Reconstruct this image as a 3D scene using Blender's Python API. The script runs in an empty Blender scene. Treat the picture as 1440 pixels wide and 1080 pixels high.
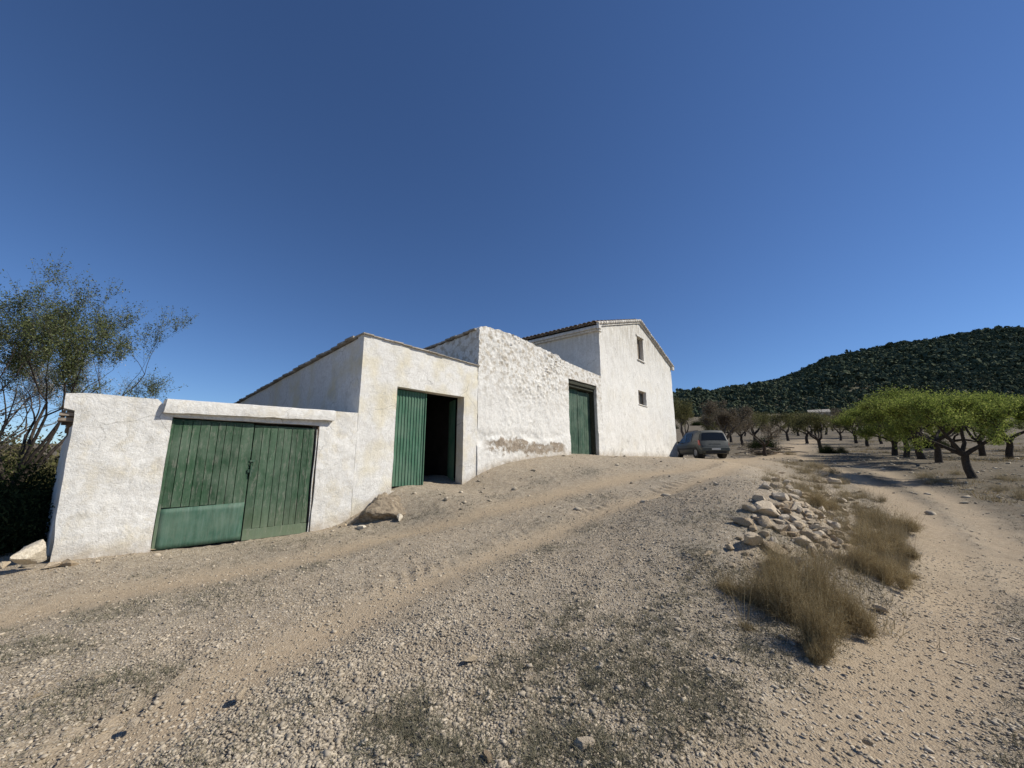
import bpy, math, random
import numpy as np
from math import radians, sin, cos, pi, sqrt, atan2, exp
from mathutils import Vector, Matrix, noise as mn

random.seed(7); RNG = np.random.default_rng(11)
SC = bpy.context.scene
COL = SC.collection

# ------------------------------------------------------------------ camera
FPX, PITCH = 555.0, radians(11)
cam = bpy.data.cameras.new("camera"); camo = bpy.data.objects.new("camera", cam); COL.objects.link(camo)
cam.sensor_fit = 'HORIZONTAL'; cam.sensor_width = 36.0; cam.lens = 36.0 * FPX / 1440.0
cam.clip_start = 0.05; cam.clip_end = 6000
camo.location = (0, 0, 0); camo.rotation_euler = (pi / 2 + PITCH, 0, 0)
SC.camera = camo
EYE = 0.0     # all heights are measured from the eye level of the photographer

def ray(x, y):
    u = x - 720; v = y - 540
    return np.array([u, FPX * cos(PITCH) + v * sin(PITCH), FPX * sin(PITCH) - v * cos(PITCH)]) / FPX

# ------------------------------------------------------------------ noise (numpy)
def _h(ix, iy, iz, seed):
    n = (ix.astype(np.int64) * 374761393 + iy.astype(np.int64) * 668265263 + iz.astype(np.int64) * 2147483647 + seed * 144665) & 0xFFFFFFFF
    n = ((n ^ (n >> 13)) * 1274126177) & 0xFFFFFFFF
    n = ((n ^ (n >> 16)) * 2246822519) & 0xFFFFFFFF
    n = n ^ (n >> 15)
    return (n & 0xFFFFFF) / float(0xFFFFFF)

def vn2(x, y, seed=0):
    x = np.asarray(x, float); y = np.asarray(y, float)
    ix = np.floor(x).astype(np.int64); iy = np.floor(y).astype(np.int64)
    fx = x - ix; fy = y - iy
    fx = fx * fx * (3 - 2 * fx); fy = fy * fy * (3 - 2 * fy); z = np.zeros_like(ix)
    a = _h(ix, iy, z, seed); b = _h(ix + 1, iy, z, seed); c = _h(ix, iy + 1, z, seed); d = _h(ix + 1, iy + 1, z, seed)
    return (a * (1 - fx) + b * fx) * (1 - fy) + (c * (1 - fx) + d * fx) * fy

def fbm2(x, y, oct=4, seed=0, gain=.5):
    t = 0; a = 1; s = 0
    for k in range(oct):
        t = t + a * (vn2(np.asarray(x) * 2 ** k + 17.3 * k, np.asarray(y) * 2 ** k - 9.1 * k, seed + k) - .5); s += a; a *= gain
    return t / s * 2      # about -1..1

def cell2(x, y, seed=0):
    """distance to nearest and second nearest jittered cell point, and the cell's random value"""
    x = np.asarray(x, float); y = np.asarray(y, float)
    ix = np.floor(x).astype(np.int64); iy = np.floor(y).astype(np.int64)
    f1 = np.full(x.shape, 9.0); f2 = np.full(x.shape, 9.0); val = np.zeros(x.shape)
    for dx in (-1, 0, 1):
        for dy in (-1, 0, 1):
            cx = ix + dx; cy = iy + dy; z = np.zeros_like(cx)
            px = cx + _h(cx, cy, z, seed); py = cy + _h(cx, cy, z + 1, seed)
            d = np.hypot(px - x, py - y); v = _h(cx, cy, z + 2, seed)
            m = d < f1
            f2 = np.where(m, f1, np.minimum(f2, d)); val = np.where(m, v, val); f1 = np.where(m, d, f1)
    return f1, f2, val

def sstep(a, b, x):
    t = np.clip((np.asarray(x, float) - a) / (b - a), 0, 1); return t * t * (3 - 2 * t)

# ------------------------------------------------------------------ plan frames
TH = radians(42); HD = 8.8
FO = np.array([-cos(TH) * HD, sin(TH) * HD]); FD = np.array([sin(TH), cos(TH)]); FN = np.array([cos(TH), -sin(TH)])
def fac(s, r):      # facade frame: s along the front, r metres out in front of it -> plan
    return FO + FD * s + FN * r
HTH = radians(39); HO = fac(15.86, 0)
HDv = np.array([sin(HTH), cos(HTH)]); HNv = np.array([cos(HTH), -sin(HTH)])

# ------------------------------------------------------------------ terrain
CP = []
def cp(x, y, z): CP.append((x, y, z))
for s, z in ((-2.5, -1.5), (0, -1.42), (1.2, -1.44), (2.4, -1.47), (3.6, -1.43), (4.14, -1.36), (4.6, -1.15), (5.5, -.72), (7.65, -.68), (8.3, -.38), (9, -.16), (10.3, .03), (11.9, .17), (13.9, .25), (15.6, .22)):
    cp(*fac(s, 0), z)
for s, z in ((4.6, -.8), (8, -.6), (12, .15)): cp(*fac(s, -4), z)
for s in (3, 7, 10.3): cp(*(HO + HDv * s), .22)
for s, r, z in ((-2, 3, -1.55), (1, 1.5, -1.47), (3.5, 1.2, -1.42), (4.5, .8, -1.38), (5.1, .9, -1.26), (6.2, 1.0, -.82), (7.5, 1.2, -.76), (9, 1.5, -.42), (11, 1.5, -.03), (14, 1.5, .13),
                (1, 4, -1.5), (4, 3, -1.3), (6.5, 3, -1.02), (9, 3.2, -.6), (12, 3.5, -.18), (16, 3.5, .02), (21, 3, .05), (26, 3, .12),
                (3, 5.5, -1.42), (6, 5.5, -1.12), (9, 5.5, -.68), (12, 5.2, -.32), (16, 5.3, -.08), (21, 5, .04), (4.4, 7.2, -1.3)):
    cp(*fac(s, r), z)
# crest of the stony bank, and its foot beside the right-hand track
for x, y, z in ((4.3, 6.6, -.60), (4.7, 7.5, -.50), (5.5, 9, -.40), (6.6, 11.4, -.30), (8.3, 14.5, -.18), (11, 19, -.04),
                (2.9, 5.2, -1.02), (2.0, 4.2, -1.33),
                (2.5, 3.4, -1.46), (3.6, 4.4, -1.46), (4.9, 5.6, -1.42), (6.2, 7.4, -1.24), (7.6, 9.8, -1.02), (9.3, 12.6, -.8),
                (2.4, 2.4, -1.5), (4.4, 4.0, -1.5), (6.0, 5.8, -1.45), (8.0, 8.4, -1.2), (10.2, 11.8, -.9), (12.6, 15.5, -.6), (15.5, 20, -.2), (19, 26, .18),
                (0, 0, -1.47), (0, 3, -1.45), (-3, 1.5, -1.5), (3, .5, -1.5), (-7, 2, -1.6), (-8, 5, -1.55), (8, 3, -1.5), (10, 6, -1.45), (0, -6, -1.6),
                (16.8, 14.6, -.62), (20.2, 19, -.08), (30, 26, .3), (24, 8, -1.2), (40, 20, -.2), (13, 9, -1.15),
                (20.2, 30, .42), (27, 38, 1.0), (36, 50, 2.1), (44, 60, 3.1), (60, 60, 3.8), (100, 100, 8.5), (100, 60, 5), (150, 130, 13), (40, 100, 7),
                (12.6, 23.5, .10), (11, 28, .17), (14.5, 27, .15), (12, 36, .7), (-5, 30, .8), (-10, 60, 3), (0, 100, 6),
                (-12, 9, -1.6), (-15, 5, -1.8), (-30, 30, -.6), (-60, 60, 1), (-60, 0, -3), (-30, -20, -3), (40, -20, -2),
                (180, 230, 27), (90, 230, 26), (0, 230, 20), (-150, 200, 9), (300, 200, 25), (300, 0, 5), (0, -200, -8), (-300, 0, -4),
                (-1500, 1500, 30), (1500, 1500, 90), (0, 1500, 70), (1500, -600, 10), (-1500, -600, -10), (0, 600, 50), (600, 500, 60)):
    cp(x, y, z)
CPA = np.array(CP, float)
def _phi(r): return np.where(r > 1e-9, r * r * np.log(np.maximum(r, 1e-9)), 0)
def _tps():
    n = len(CPA); K = _phi(np.hypot(CPA[:, None, 0] - CPA[None, :, 0], CPA[:, None, 1] - CPA[None, :, 1])) + np.eye(n) * .02
    P = np.c_[np.ones(n), CPA[:, :2]]
    A = np.block([[K, P], [P.T, np.zeros((3, 3))]])
    return np.linalg.solve(A, np.r_[CPA[:, 2], 0, 0, 0])
TW = _tps()
def H0(x, y):
    x = np.asarray(x, float); y = np.asarray(y, float)
    z = TW[-3] + TW[-2] * x + TW[-1] * y
    for i in range(len(CPA)):
        z = z + TW[i] * _phi(np.hypot(x - CPA[i, 0], y - CPA[i, 1]))
    return z
def spot(px, py, h=H0):
    """where the sight line of this picture point meets the ground"""
    r = ray(px, py); t = np.r_[np.arange(1.5, 30, .03), np.arange(30, 600, .5)]
    z = h(r[0] * t, r[1] * t); k = np.argmax(r[2] * t < z)
    if k == 0: k = len(t) - 1
    return (r[0] * t[k], r[1] * t[k])
def path(pts): return np.array([spot(*p) for p in pts])
def dpath(x, y, P):
    d = np.full(np.shape(x), 1e9)
    for a, b in zip(P[:-1], P[1:]):
        e = b - a; L = max(e @ e, 1e-9)
        t = np.clip(((x - a[0]) * e[0] + (y - a[1]) * e[1]) / L, 0, 1)
        d = np.minimum(d, np.hypot(x - a[0] - t * e[0], y - a[1] - t * e[1]))
    return d
# wheel tracks on the drive and on the right-hand path
RUT_A = path([(40, 862), (200, 826), (440, 782), (560, 752), (700, 714), (800, 690), (900, 668), (985, 655), (1040, 650)])
RUT_B = path([(60, 1120), (250, 1000), (460, 890), (600, 818), (700, 778), (800, 738), (900, 702), (985, 674), (1060, 656)])
RUT_C = np.vstack([path([(1140, 1130), (1260, 985), (1325, 893), (1345, 815), (1325, 758), (1270, 706), (1205, 672)]), [(13.6, 17.3), (16.6, 22), (20.3, 29)]])
ROAD_D = np.array([fac(19, 4), (13, 23), (17, 27.2), (20.4, 30.2), (26, 37), (31, 44), (36, 50), (44, 58)])
GREYV = path([(1500, 1100), (1475, 960), (1462, 880), (1438, 810), (1395, 755), (1345, 722), (1290, 698), (1230, 672)])
GREYB = path([(990, 985), (1080, 930), (1150, 890), (1215, 845), (1265, 800), (1262, 750), (1225, 705)])
RUT_E = path([(1440, 830), (1420, 780), (1370, 725), (1310, 692), (1255, 668), (1205, 655)])
SCRUB = [((150, 852), .8), ((240, 835), .5), ((60, 870), .6), ((30, 920), .6), ((600, 728), .8), ((640, 722), .6), ((560, 745), .5), ((700, 778), .5), ((760, 770), .5), ((820, 740), .5), ((420, 800), .5),
         ((500, 765), .6), ((200, 970), .3), ((110, 985), .4), ((130, 1050), .3), ((580, 1030), .35), ((640, 1060), .3), ((700, 975), .4), ((760, 930), .5), ((820, 880), .6), ((900, 900), .6),
         ((840, 980), .45), ((780, 1040), .35), ((930, 960), .5), ((1010, 930), .5), ((1080, 960), .4), ((980, 1010), .35), ((890, 1060), .3), ((960, 860), .6), ((1000, 800), .6), ((1010, 730), .6), ((1060, 740), .6),
         ((1030, 1010), .42), ((1100, 900), .6), ((1190, 880), .5), ((1240, 840), .5), ((1090, 945), .42), ((1140, 905), .4), ((980, 1060), .3), ((1270, 790), .5), ((1045, 965), .5), ((1420, 1010), .35), ((1440, 950), .4), ((1400, 1060), .3), ((1420, 700), 1.2), ((1350, 680), 1.2), ((1425, 760), .8), ((1400, 880), .4),
         ((850, 700), .7), ((760, 680), .6), ((830, 665), .7), ((700, 700), .5)]
SCRUB = [(spot(*p), r) for p, r in SCRUB]

def masks(x, y):
    wob = fbm2(x * .9, y * .9, 3, 5) * .12
    tr = np.maximum(np.exp(-((dpath(x, y, RUT_A) + wob) / .42) ** 2), np.exp(-((dpath(x, y, RUT_B) + wob) / .34) ** 2))
    tr = np.maximum(tr, np.exp(-(np.abs(dpath(x, y, RUT_C) + wob * 1.3) / .50) ** 3))
    tr = np.maximum(tr, .9 * np.exp(-((dpath(x, y, RUT_E) + wob) / .45) ** 2))
    tr = np.maximum(tr, np.exp(-((dpath(x, y, ROAD_D) + wob) / (1.1 + .02 * np.hypot(x, y))) ** 2))
    sc = np.zeros(np.shape(x))
    for (cx, cy), r in SCRUB:
        sc = np.maximum(sc, np.exp(-(np.hypot(x - cx, y - cy) / r) ** 2))
    sc = np.maximum(sc, .95 * np.exp(-((dpath(x, y, GREYV) + wob) / (.45 + .06 * np.maximum(x - 3, 0))) ** 2))
    sc = np.maximum(sc, .85 * np.exp(-(np.abs(dpath(x, y, GREYB) + wob) / .46) ** 3))
    o_ = np.argsort(RUT_C[:, 1]); dc = x - np.interp(y, RUT_C[o_, 1], RUT_C[o_, 0]); wd = .72 + wob * 1.4
    sc = np.maximum(sc, .85 * sstep(wd, wd + .35, dc) * (y < 22))
    sc = np.maximum(sc, .85 * sstep(wd - .15, wd + .1, -dc) * (1 - sstep(1.25, 1.7, -dc)) * (y < 8) * (y > 2.2))
    sc = sc * (.3 + .7 * sstep(-.35, .3, fbm2(x * 3.1, y * 3.1, 4, 31)))
    far = sstep(14, 34, np.hypot(x, y))
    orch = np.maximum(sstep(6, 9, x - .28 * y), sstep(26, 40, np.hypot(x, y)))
    sc = np.maximum(sc, .45 * sstep(.05, .45, fbm2(x * .55 + 9, y * .55, 5, 77)) * (1 - .6 * far))
    sc = np.clip(sc * (1 - .85 * tr), 0, 1)
    return tr, sc, orch

def micro(x, y, tr, sc):
    near = 1 - sstep(14, 40, np.hypot(x, y))
    z = fbm2(x * 1.3, y * 1.3, 3, 3) * .028 * (1 - .6 * tr)
    z = z + fbm2(x * 5, y * 5, 3, 9) * .016 * (1 - .75 * tr)
    f1, f2, v = cell2(x * 13, y * 13, 4)
    z = z + np.clip(.55 - f1, 0, 1) * (.010 + .03 * (v > .82)) * (1 - .8 * tr)
    z = z + sc * .018 * (fbm2(x * 11, y * 11, 2, 14) + .6)
    z = z - .05 * tr
    # lugs left by a tractor tyre beside the lower rut
    d = dpath(x, y, RUT_B - FN * .42)
    z = z - .024 * np.exp(-(d / .20) ** 2) * (np.sin((x * FD[0] + y * FD[1]) * 30 + (x * FN[0] + y * FN[1]) * 16) + 1.2 * fbm2(x * 6, y * 6, 3, 18) > .1) * sstep(-.1, .35, fbm2(x * 1.1, y * 1.1, 3, 8))
    return z * near
def H(x, y):
    x = np.asarray(x, float); y = np.asarray(y, float)
    tr, sc, _ = masks(x, y)
    return H0(x, y) + micro(x, y, tr, sc)
def Hs(x, y): return float(H(np.array([x]), np.array([y]))[0])

# ------------------------------------------------------------------ mesh helpers
def npmesh(name, V, F, mat, parent=None, smooth=False, attrs=None):
    V = np.asarray(V, np.float32).reshape(-1, 3); F = np.asarray(F, np.int32); k = F.shape[1]
    me = bpy.data.meshes.new(name)
    me.vertices.add(len(V)); me.vertices.foreach_set('co', V.ravel())
    me.loops.add(F.size); me.loops.foreach_set('vertex_index', F.ravel())
    me.polygons.add(len(F)); me.polygons.foreach_set('loop_start', np.arange(0, F.size, k, dtype=np.int32))
    if smooth: me.polygons.foreach_set('use_smooth', np.ones(len(F), bool))
    for n, a in (attrs or {}).items():
        at = me.attributes.new(n, 'FLOAT', 'POINT'); at.data.foreach_set('value', np.asarray(a, np.float32).ravel())
    me.update(calc_edges=True); me.validate()
    if mat: me.materials.append(mat)
    o = bpy.data.objects.new(name, me); COL.objects.link(o)
    if parent: o.parent = parent
    return o

class MB:
    """collects faces of one mesh object"""
    def __init__(s): s.v = []; s.f = []
    def add(s, V, F):
        n = len(s.v); s.v += [tuple(map(float, p)) for p in V]; s.f += [tuple(i + n for i in f) for f in F]; return s
    def box(s, x0, x1, y0, y1, z0, z1, skew=None):
        V = [(x, y, z) for z in (z0, z1) for y in (y0, y1) for x in (x0, x1)]
        if skew: V = [skew(*p) for p in V]
        return s.add(V, [(0, 2, 3, 1), (4, 5, 7, 6), (0, 1, 5, 4), (2, 6, 7, 3), (0, 4, 6, 2), (1, 3, 7, 5)])
    def tube(s, pts, rad, n=8, cap=True):
        pts = [Vector(p) for p in pts]; rings = []
        for i, p in enumerate(pts):
            d = (pts[min(i + 1, len(pts) - 1)] - pts[max(i - 1, 0)]).normalized()
            a = d.cross(Vector((0, 0, 1)) if abs(d.z) < .9 else Vector((1, 0, 0))).normalized(); b = d.cross(a)
            r = rad[i] if hasattr(rad, '__len__') else rad
            rings.append([p + (a * cos(2 * pi * k / n) + b * sin(2 * pi * k / n)) * r for k in range(n)])
        V = [q for R in rings for q in R]; F = []
        for i in range(len(rings) - 1):
            for k in range(n):
                F.append((i * n + k, i * n + (k + 1) % n, (i + 1) * n + (k + 1) % n, (i + 1) * n + k))
        if cap: F.append(tuple(range(n))); F.append(tuple((len(rings) - 1) * n + k for k in reversed(range(n))))
        return s.add(V, F)
    def build(s, name, mat, parent=None, smooth=False, bevel=0):
        me = bpy.data.meshes.new(name); me.from_pydata(s.v, [], s.f); me.update()
        if smooth: me.polygons.foreach_set('use_smooth', [True] * len(me.polygons))
        if mat: me.materials.append(mat)
        o = bpy.data.objects.new(name, me); COL.objects.link(o)
        if parent: o.parent = parent
        if bevel:
            b = o.modifiers.new('bevel', 'BEVEL'); b.width = bevel; b.segments = 2; b.limit_method = 'ANGLE'
        return o

def tag(o, label=None, cat=None, group=None, kind=None):
    if label: o['label'] = label
    if cat: o['category'] = cat
    if group: o['group'] = group
    if kind: o['kind'] = kind
    return o
def empty(name, loc, rz=0, label=None, cat=None, group=None):
    o = bpy.data.objects.new(name, None); COL.objects.link(o); o.empty_display_size = .3
    o.location = loc; o.rotation_euler = (0, 0, rz); return tag(o, label, cat, group)
def copy_tree(o, parent=None):
    c = o.copy(); COL.objects.link(c)
    if parent: c.parent = parent
    for ch in o.children: copy_tree(ch, c)
    return c

# ------------------------------------------------------------------ materials
class Mat:
    def __init__(s, name, rough=.9, spec=.2):
        s.m = bpy.data.materials.new(name); s.m.use_nodes = True; s.nt = s.m.node_tree
        s.b = s.nt.nodes['Principled BSDF']; s.b.inputs['Roughness'].default_value = rough
        s.b.inputs['Specular IOR Level'].default_value = spec
        s.tc = s.nt.nodes.new('ShaderNodeTexCoord').outputs['Object']
    def link(s, a, b): s.nt.links.new(a, b)
    def noise(s, scale, detail=4, rough=.55, vec=None, dist=0):
        n = s.nt.nodes.new('ShaderNodeTexNoise'); n.inputs['Scale'].default_value = scale; n.inputs['Detail'].default_value = detail
        n.inputs['Roughness'].default_value = rough; n.inputs['Distortion'].default_value = dist
        s.link(vec or s.tc, n.inputs['Vector']); return n.outputs['Fac']
    def ncol(s, scale):
        n = s.nt.nodes.new('ShaderNodeTexNoise'); n.inputs['Scale'].default_value = scale; n.inputs['Detail'].default_value = 5; s.link(s.tc, n.inputs['Vector']); return n.outputs['Color']
    def voro(s, scale, feat='F1', vec=None, out='Distance'):
        n = s.nt.nodes.new('ShaderNodeTexVoronoi'); n.inputs['Scale'].default_value = scale; n.feature = feat
        s.link(vec or s.tc, n.inputs['Vector']); return n.outputs[out]
    def scale(s, x, y, z, vec=None):
        n = s.nt.nodes.new('ShaderNodeMapping'); n.inputs['Scale'].default_value = (x, y, z); s.link(vec or s.tc, n.inputs['Vector']); return n.outputs[0]
    def ramp(s, fac, stops):
        n = s.nt.nodes.new('ShaderNodeValToRGB'); e = n.color_ramp.elements
        while len(e) < len(stops): e.new(.5)
        for k, (p, c) in zip(e, stops):
            k.position = p; k.color = (*((c, c, c) if not hasattr(c, '__len__') else c), 1)
        s.link(fac, n.inputs[0]); return n.outputs[0]
    def attr(s, name):
        n = s.nt.nodes.new('ShaderNodeAttribute'); n.attribute_name = name; return n.outputs['Fac']
    def math(s, op, a, b=None, clamp=False):
        n = s.nt.nodes.new('ShaderNodeMath'); n.operation = op; n.use_clamp = clamp
        for i, q in enumerate((a, b)):
            if q is None: continue
            if isinstance(q, (int, float)): n.inputs[i].default_value = q
            else: s.link(q, n.inputs[i])
        return n.outputs[0]
    def mix(s, fac, a, b, mode='MIX'):
        n = s.nt.nodes.new('ShaderNodeMix'); n.data_type = 'RGBA'; n.blend_type = mode
        for i, q in ((0, fac), (6, a), (7, b)):
            if isinstance(q, (int, float)): n.inputs[i].default_value = q if i == 0 else (q, q, q, 1)
            elif hasattr(q, '__len__'): n.inputs[i].default_value = (*q, 1)
            else: s.link(q, n.inputs[i])
        return n.outputs[2]
    def sep(s, vec=None):
        n = s.nt.nodes.new('ShaderNodeSeparateXYZ'); s.link(vec or s.tc, n.inputs[0]); return n.outputs
    def bump(s, h, strength=.5, dist=.02):
        n = s.nt.nodes.new('ShaderNodeBump'); n.inputs['Strength'].default_value = strength; n.inputs['Distance'].default_value = dist
        s.link(h, n.inputs['Height'])
        if s.b.inputs['Normal'].is_linked: s.link(s.b.inputs['Normal'].links[0].from_socket, n.inputs['Normal'])
        s.link(n.outputs[0], s.b.inputs['Normal']); return s
    def color(s, c):
        if hasattr(c, '__len__'): s.b.inputs['Base Color'].default_value = (*c, 1)
        else: s.link(c, s.b.inputs['Base Color'])
        return s
    def rnd(s):
        n = s.nt.nodes.new('ShaderNodeObjectInfo'); return n.outputs['Random']
    def island(s):
        n = s.nt.nodes.new('ShaderNodeNewGeometry'); return n.outputs['Random Per Island']

def m_ground():
    M = Mat('ground_soil', .95, .1)
    tr = M.attr('track'); sc = M.attr('scrub'); orch = M.attr('orchard'); pale = M.attr('pale')
    n1 = M.noise(1.1, 6); n2 = M.noise(9, 8, .65); n3 = M.noise(60, 6, .7)
    soil = M.ramp(n2, [(.3, (.215, .172, .120)), (.5, (.330, .272, .192)), (.68, (.45, .38, .280))])
    soil = M.mix(M.ramp(n1, [(.38, 0), (.62, 1)]), soil, M.mix(.40, soil, (.38, .29, .19)))
    # gravel specks of their own colours
    v = M.voro(75, out='Color'); vd = M.voro(75)
    sp = M.sep(v)
    g = M.ramp(sp[0], [(0, (.16, .13, .10)), (.45, (.34, .285, .22)), (.8, (.50, .44, .36)), (1, (.62, .57, .49))])
    gm = M.math('MULTIPLY', M.ramp(vd, [(.35, 1), (.62, 0)]), M.math('SUBTRACT', .85, M.math('MULTIPLY', tr, .65)))
    soil = M.mix(gm, soil, g)
    sand = M.ramp(M.noise(22, 7, .6), [(.3, (.335, .255, .168)), (.7, (.475, .378, .262))])
    c = M.mix(M.math('MULTIPLY', tr, M.ramp(M.noise(5, 7, .75), [(.3, .5), (.6, .95)])), soil, sand)
    dark = M.ramp(M.noise(38, 6, .7), [(.30, (.09, .085, .07)), (.5, (.20, .185, .15)), (.70, (.37, .335, .27))])
    c = M.mix(M.math('MULTIPLY', sc, .46), c, dark)
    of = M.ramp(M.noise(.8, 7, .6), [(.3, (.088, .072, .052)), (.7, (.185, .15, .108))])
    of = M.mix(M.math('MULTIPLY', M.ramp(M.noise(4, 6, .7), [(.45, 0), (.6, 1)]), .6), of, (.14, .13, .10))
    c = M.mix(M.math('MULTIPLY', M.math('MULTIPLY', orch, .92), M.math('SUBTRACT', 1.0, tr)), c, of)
    c = M.mix(pale, c, (.42, .36, .29))
    M.color(c)
    M.bump(n2, .5, .03); M.bump(M.math('ADD', n3, M.math('MULTIPLY', M.math('SUBTRACT', 1.0, vd), .8)), .75, .012)
    return M.m

def m_plaster(name, kind='white'):
    M = Mat(name, .93, .15)
    n1 = M.noise(1.3, 6, .6); n2 = M.noise(11, 10, .78, dist=.3); n3 = M.noise(35, 7, .75)
    c = M.mix(M.ramp(n2, [(.40, 0), (.68, 1)]), (.82, .80, .75), (.63, .60, .54))
    if kind == 'cream':
        y = M.ramp(M.noise(1.1, 3, .5), [(.47, 0), (.66, 1)])
        c = M.mix(M.math('MULTIPLY', y, .85), c, (.72, .635, .43))
    if kind == 'garage':
        y = M.ramp(M.noise(2.1, 6, .7), [(.5, 0), (.68, 1)])
        c = M.mix(M.math('MULTIPLY', y, .8), c, (.68, .605, .45))
        g = M.ramp(M.noise(4.2, 8, .75, dist=.6), [(.56, 0), (.64, 1)])
        c = M.mix(M.math('MULTIPLY', g, .4), c, (.46, .43, .38))
    # grey weather runs
    runs = M.ramp(M.noise(3, 6, .7, M.scale(2.2, 2.2, .35)), [(.55, 0), (.78, 1)])
    c = M.mix(M.math('MULTIPLY', runs, .35), c, (.50, .49, .46))
    # fine dark pitting
    pit = M.ramp(M.noise(17, 7, .8), [(.57, 0), (.68, 1)])
    c = M.mix(M.math('MULTIPLY', pit, .5), c, (.38, .345, .30))
    blot = M.ramp(M.noise(.55, 5, .65, dist=.5), [(.42, 0), (.62, 1)]); c = M.mix(M.math('MULTIPLY', blot, .24), c, (.52, .50, .46))
    sp = M.sep()
    if kind == 'rubble':
        # band where the plaster has fallen off near the foot; stones show through above
        nz = M.noise(1.4, 5, .7, dist=.4)
        band = M.math('ADD', sp[2], M.math('MULTIPLY', nz, .95))
        b = M.ramp(M.math('MULTIPLY', band, .5), [(.51, 0), (.54, 1), (.70, 1), (.73, 0)])
        xs = M.ramp(M.math('MULTIPLY', sp[0], .1), [(.02, 0), (.06, 1), (.44, 1), (.47, 0)])
        b = M.math('MULTIPLY', M.math('MULTIPLY', b, xs), M.ramp(M.noise(2.2, 6, .7), [(.36, 0), (.46, 1)]))
        bc = M.ramp(M.noise(14, 6, .7), [(.3, (.16, .125, .09)), (.7, (.42, .35, .27))])
        c = M.mix(b, c, bc)
        up = M.ramp(M.math('MULTIPLY', sp[2], .2), [(.38, 0), (.66, 1)])
        st = M.ramp(M.noise(5, 6, .7), [(.48, 0), (.60, 1)])
        c = M.mix(M.math('MULTIPLY', M.math('MULTIPLY', st, up), .8), c, (.40, .34, .255))
    if kind == 'white':
        hi = M.ramp(M.math('MULTIPLY', sp[2], .12), [(.55, 0), (.80, 1)]); dr = M.ramp(M.noise(2.4, 7, .75, M.scale(3, 3, .3)), [(.42, 0), (.58, 1)])
        c = M.mix(M.math('MULTIPLY', M.math('MULTIPLY', dr, hi), .8), c, (.38, .34, .27))
        cs = M.ramp(M.noise(.9, 5, .65), [(.5, 0), (.66, 1)]); c = M.mix(M.math('MULTIPLY', cs, .35), c, (.66, .61, .50))
        lo = M.ramp(M.math('MULTIPLY', sp[2], .3), [(.0, 1), (.5, 0)]); fl = M.ramp(M.noise(1.7, 7, .75, dist=.5), [(.54, 0), (.60, 1)])
        c = M.mix(M.math('MULTIPLY', M.math('MULTIPLY', fl, lo), .7), c, (.42, .40, .36))
    pl = M.noise(2.3, 9, .72, dist=.6); pe = M.ramp(pl, [(.555, 0), (.57, 1)])
    c = M.mix(M.math('MULTIPLY', pe, .34), c, (.56, .53, .47)); M.bump(pe, -.0 + .35, -.006)
    dirt = M.math('MULTIPLY', M.attr('dirt'), M.ramp(M.noise(5, 6, .75), [(.30, .1), (.60, 1)]))
    c = M.mix(M.math('MULTIPLY', dirt, .75), c, (.40, .33, .24))
    cr = M.voro(1.1, 'DISTANCE_TO_EDGE', M.mix(.25, M.tc, M.ncol(2.5)) ); cr = M.ramp(cr, [(.0, 1), (.006, 0)])
    cr = M.math('MULTIPLY', cr, M.ramp(M.noise(1.3, 3), [(.5, 0), (.58, 1)])); c = M.mix(M.math('MULTIPLY', cr, .7), c, (.22, .20, .17))
    M.color(c)
    M.bump(n2, .8, .028); M.bump(n3, .8, .011)
    return M.m

def m_green(name, worn=.5, base=(.030, .125, .070)):
    M = Mat(name, .6, .3)
    w = M.noise(3, 7, .7, M.scale(6, 6, .5)); n = M.noise(14, 6, .7, M.scale(5, 5, .6))
    dk = tuple(k * .55 for k in base); lt = (base[0] * 1.9 + .02, base[1] * 1.35 + .02, base[2] * 1.6 + .02)
    c = M.ramp(w, [(.3, dk), (.5, base), (.75, lt)])
    wr = M.ramp(M.noise(5, 9, .8, M.scale(4, 4, .8)), [(.52, 0), (.62, 1)])
    c = M.mix(M.math('MULTIPLY', wr, worn), c, (.16, .17, .13))
    sp = M.sep(); low = M.ramp(M.math('ADD', M.math('MULTIPLY', sp[2], .6), M.math('MULTIPLY', n, .25)), [(.1, 1), (.55, 0)])
    if worn > .3: c = M.mix(M.math('MULTIPLY', low, .55), c, (.20, .22, .14))
    c = M.mix(1.0, c, M.ramp(M.island(), [(0, .72), (1, 1.12)]), 'MULTIPLY')
    rs = M.ramp(M.noise(9, 8, .8), [(.66, 0), (.70, 1)]); c = M.mix(M.math('MULTIPLY', rs, .6), c, (.13, .065, .035))
    fd = M.ramp(M.noise(1.6, 5, .7), [(.4, 0), (.65, 1)]); c = M.mix(M.math('MULTIPLY', fd, .38), c, (.17, .22, .16))
    M.color(c); M.bump(n, .4, .006); return M.m

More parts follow.
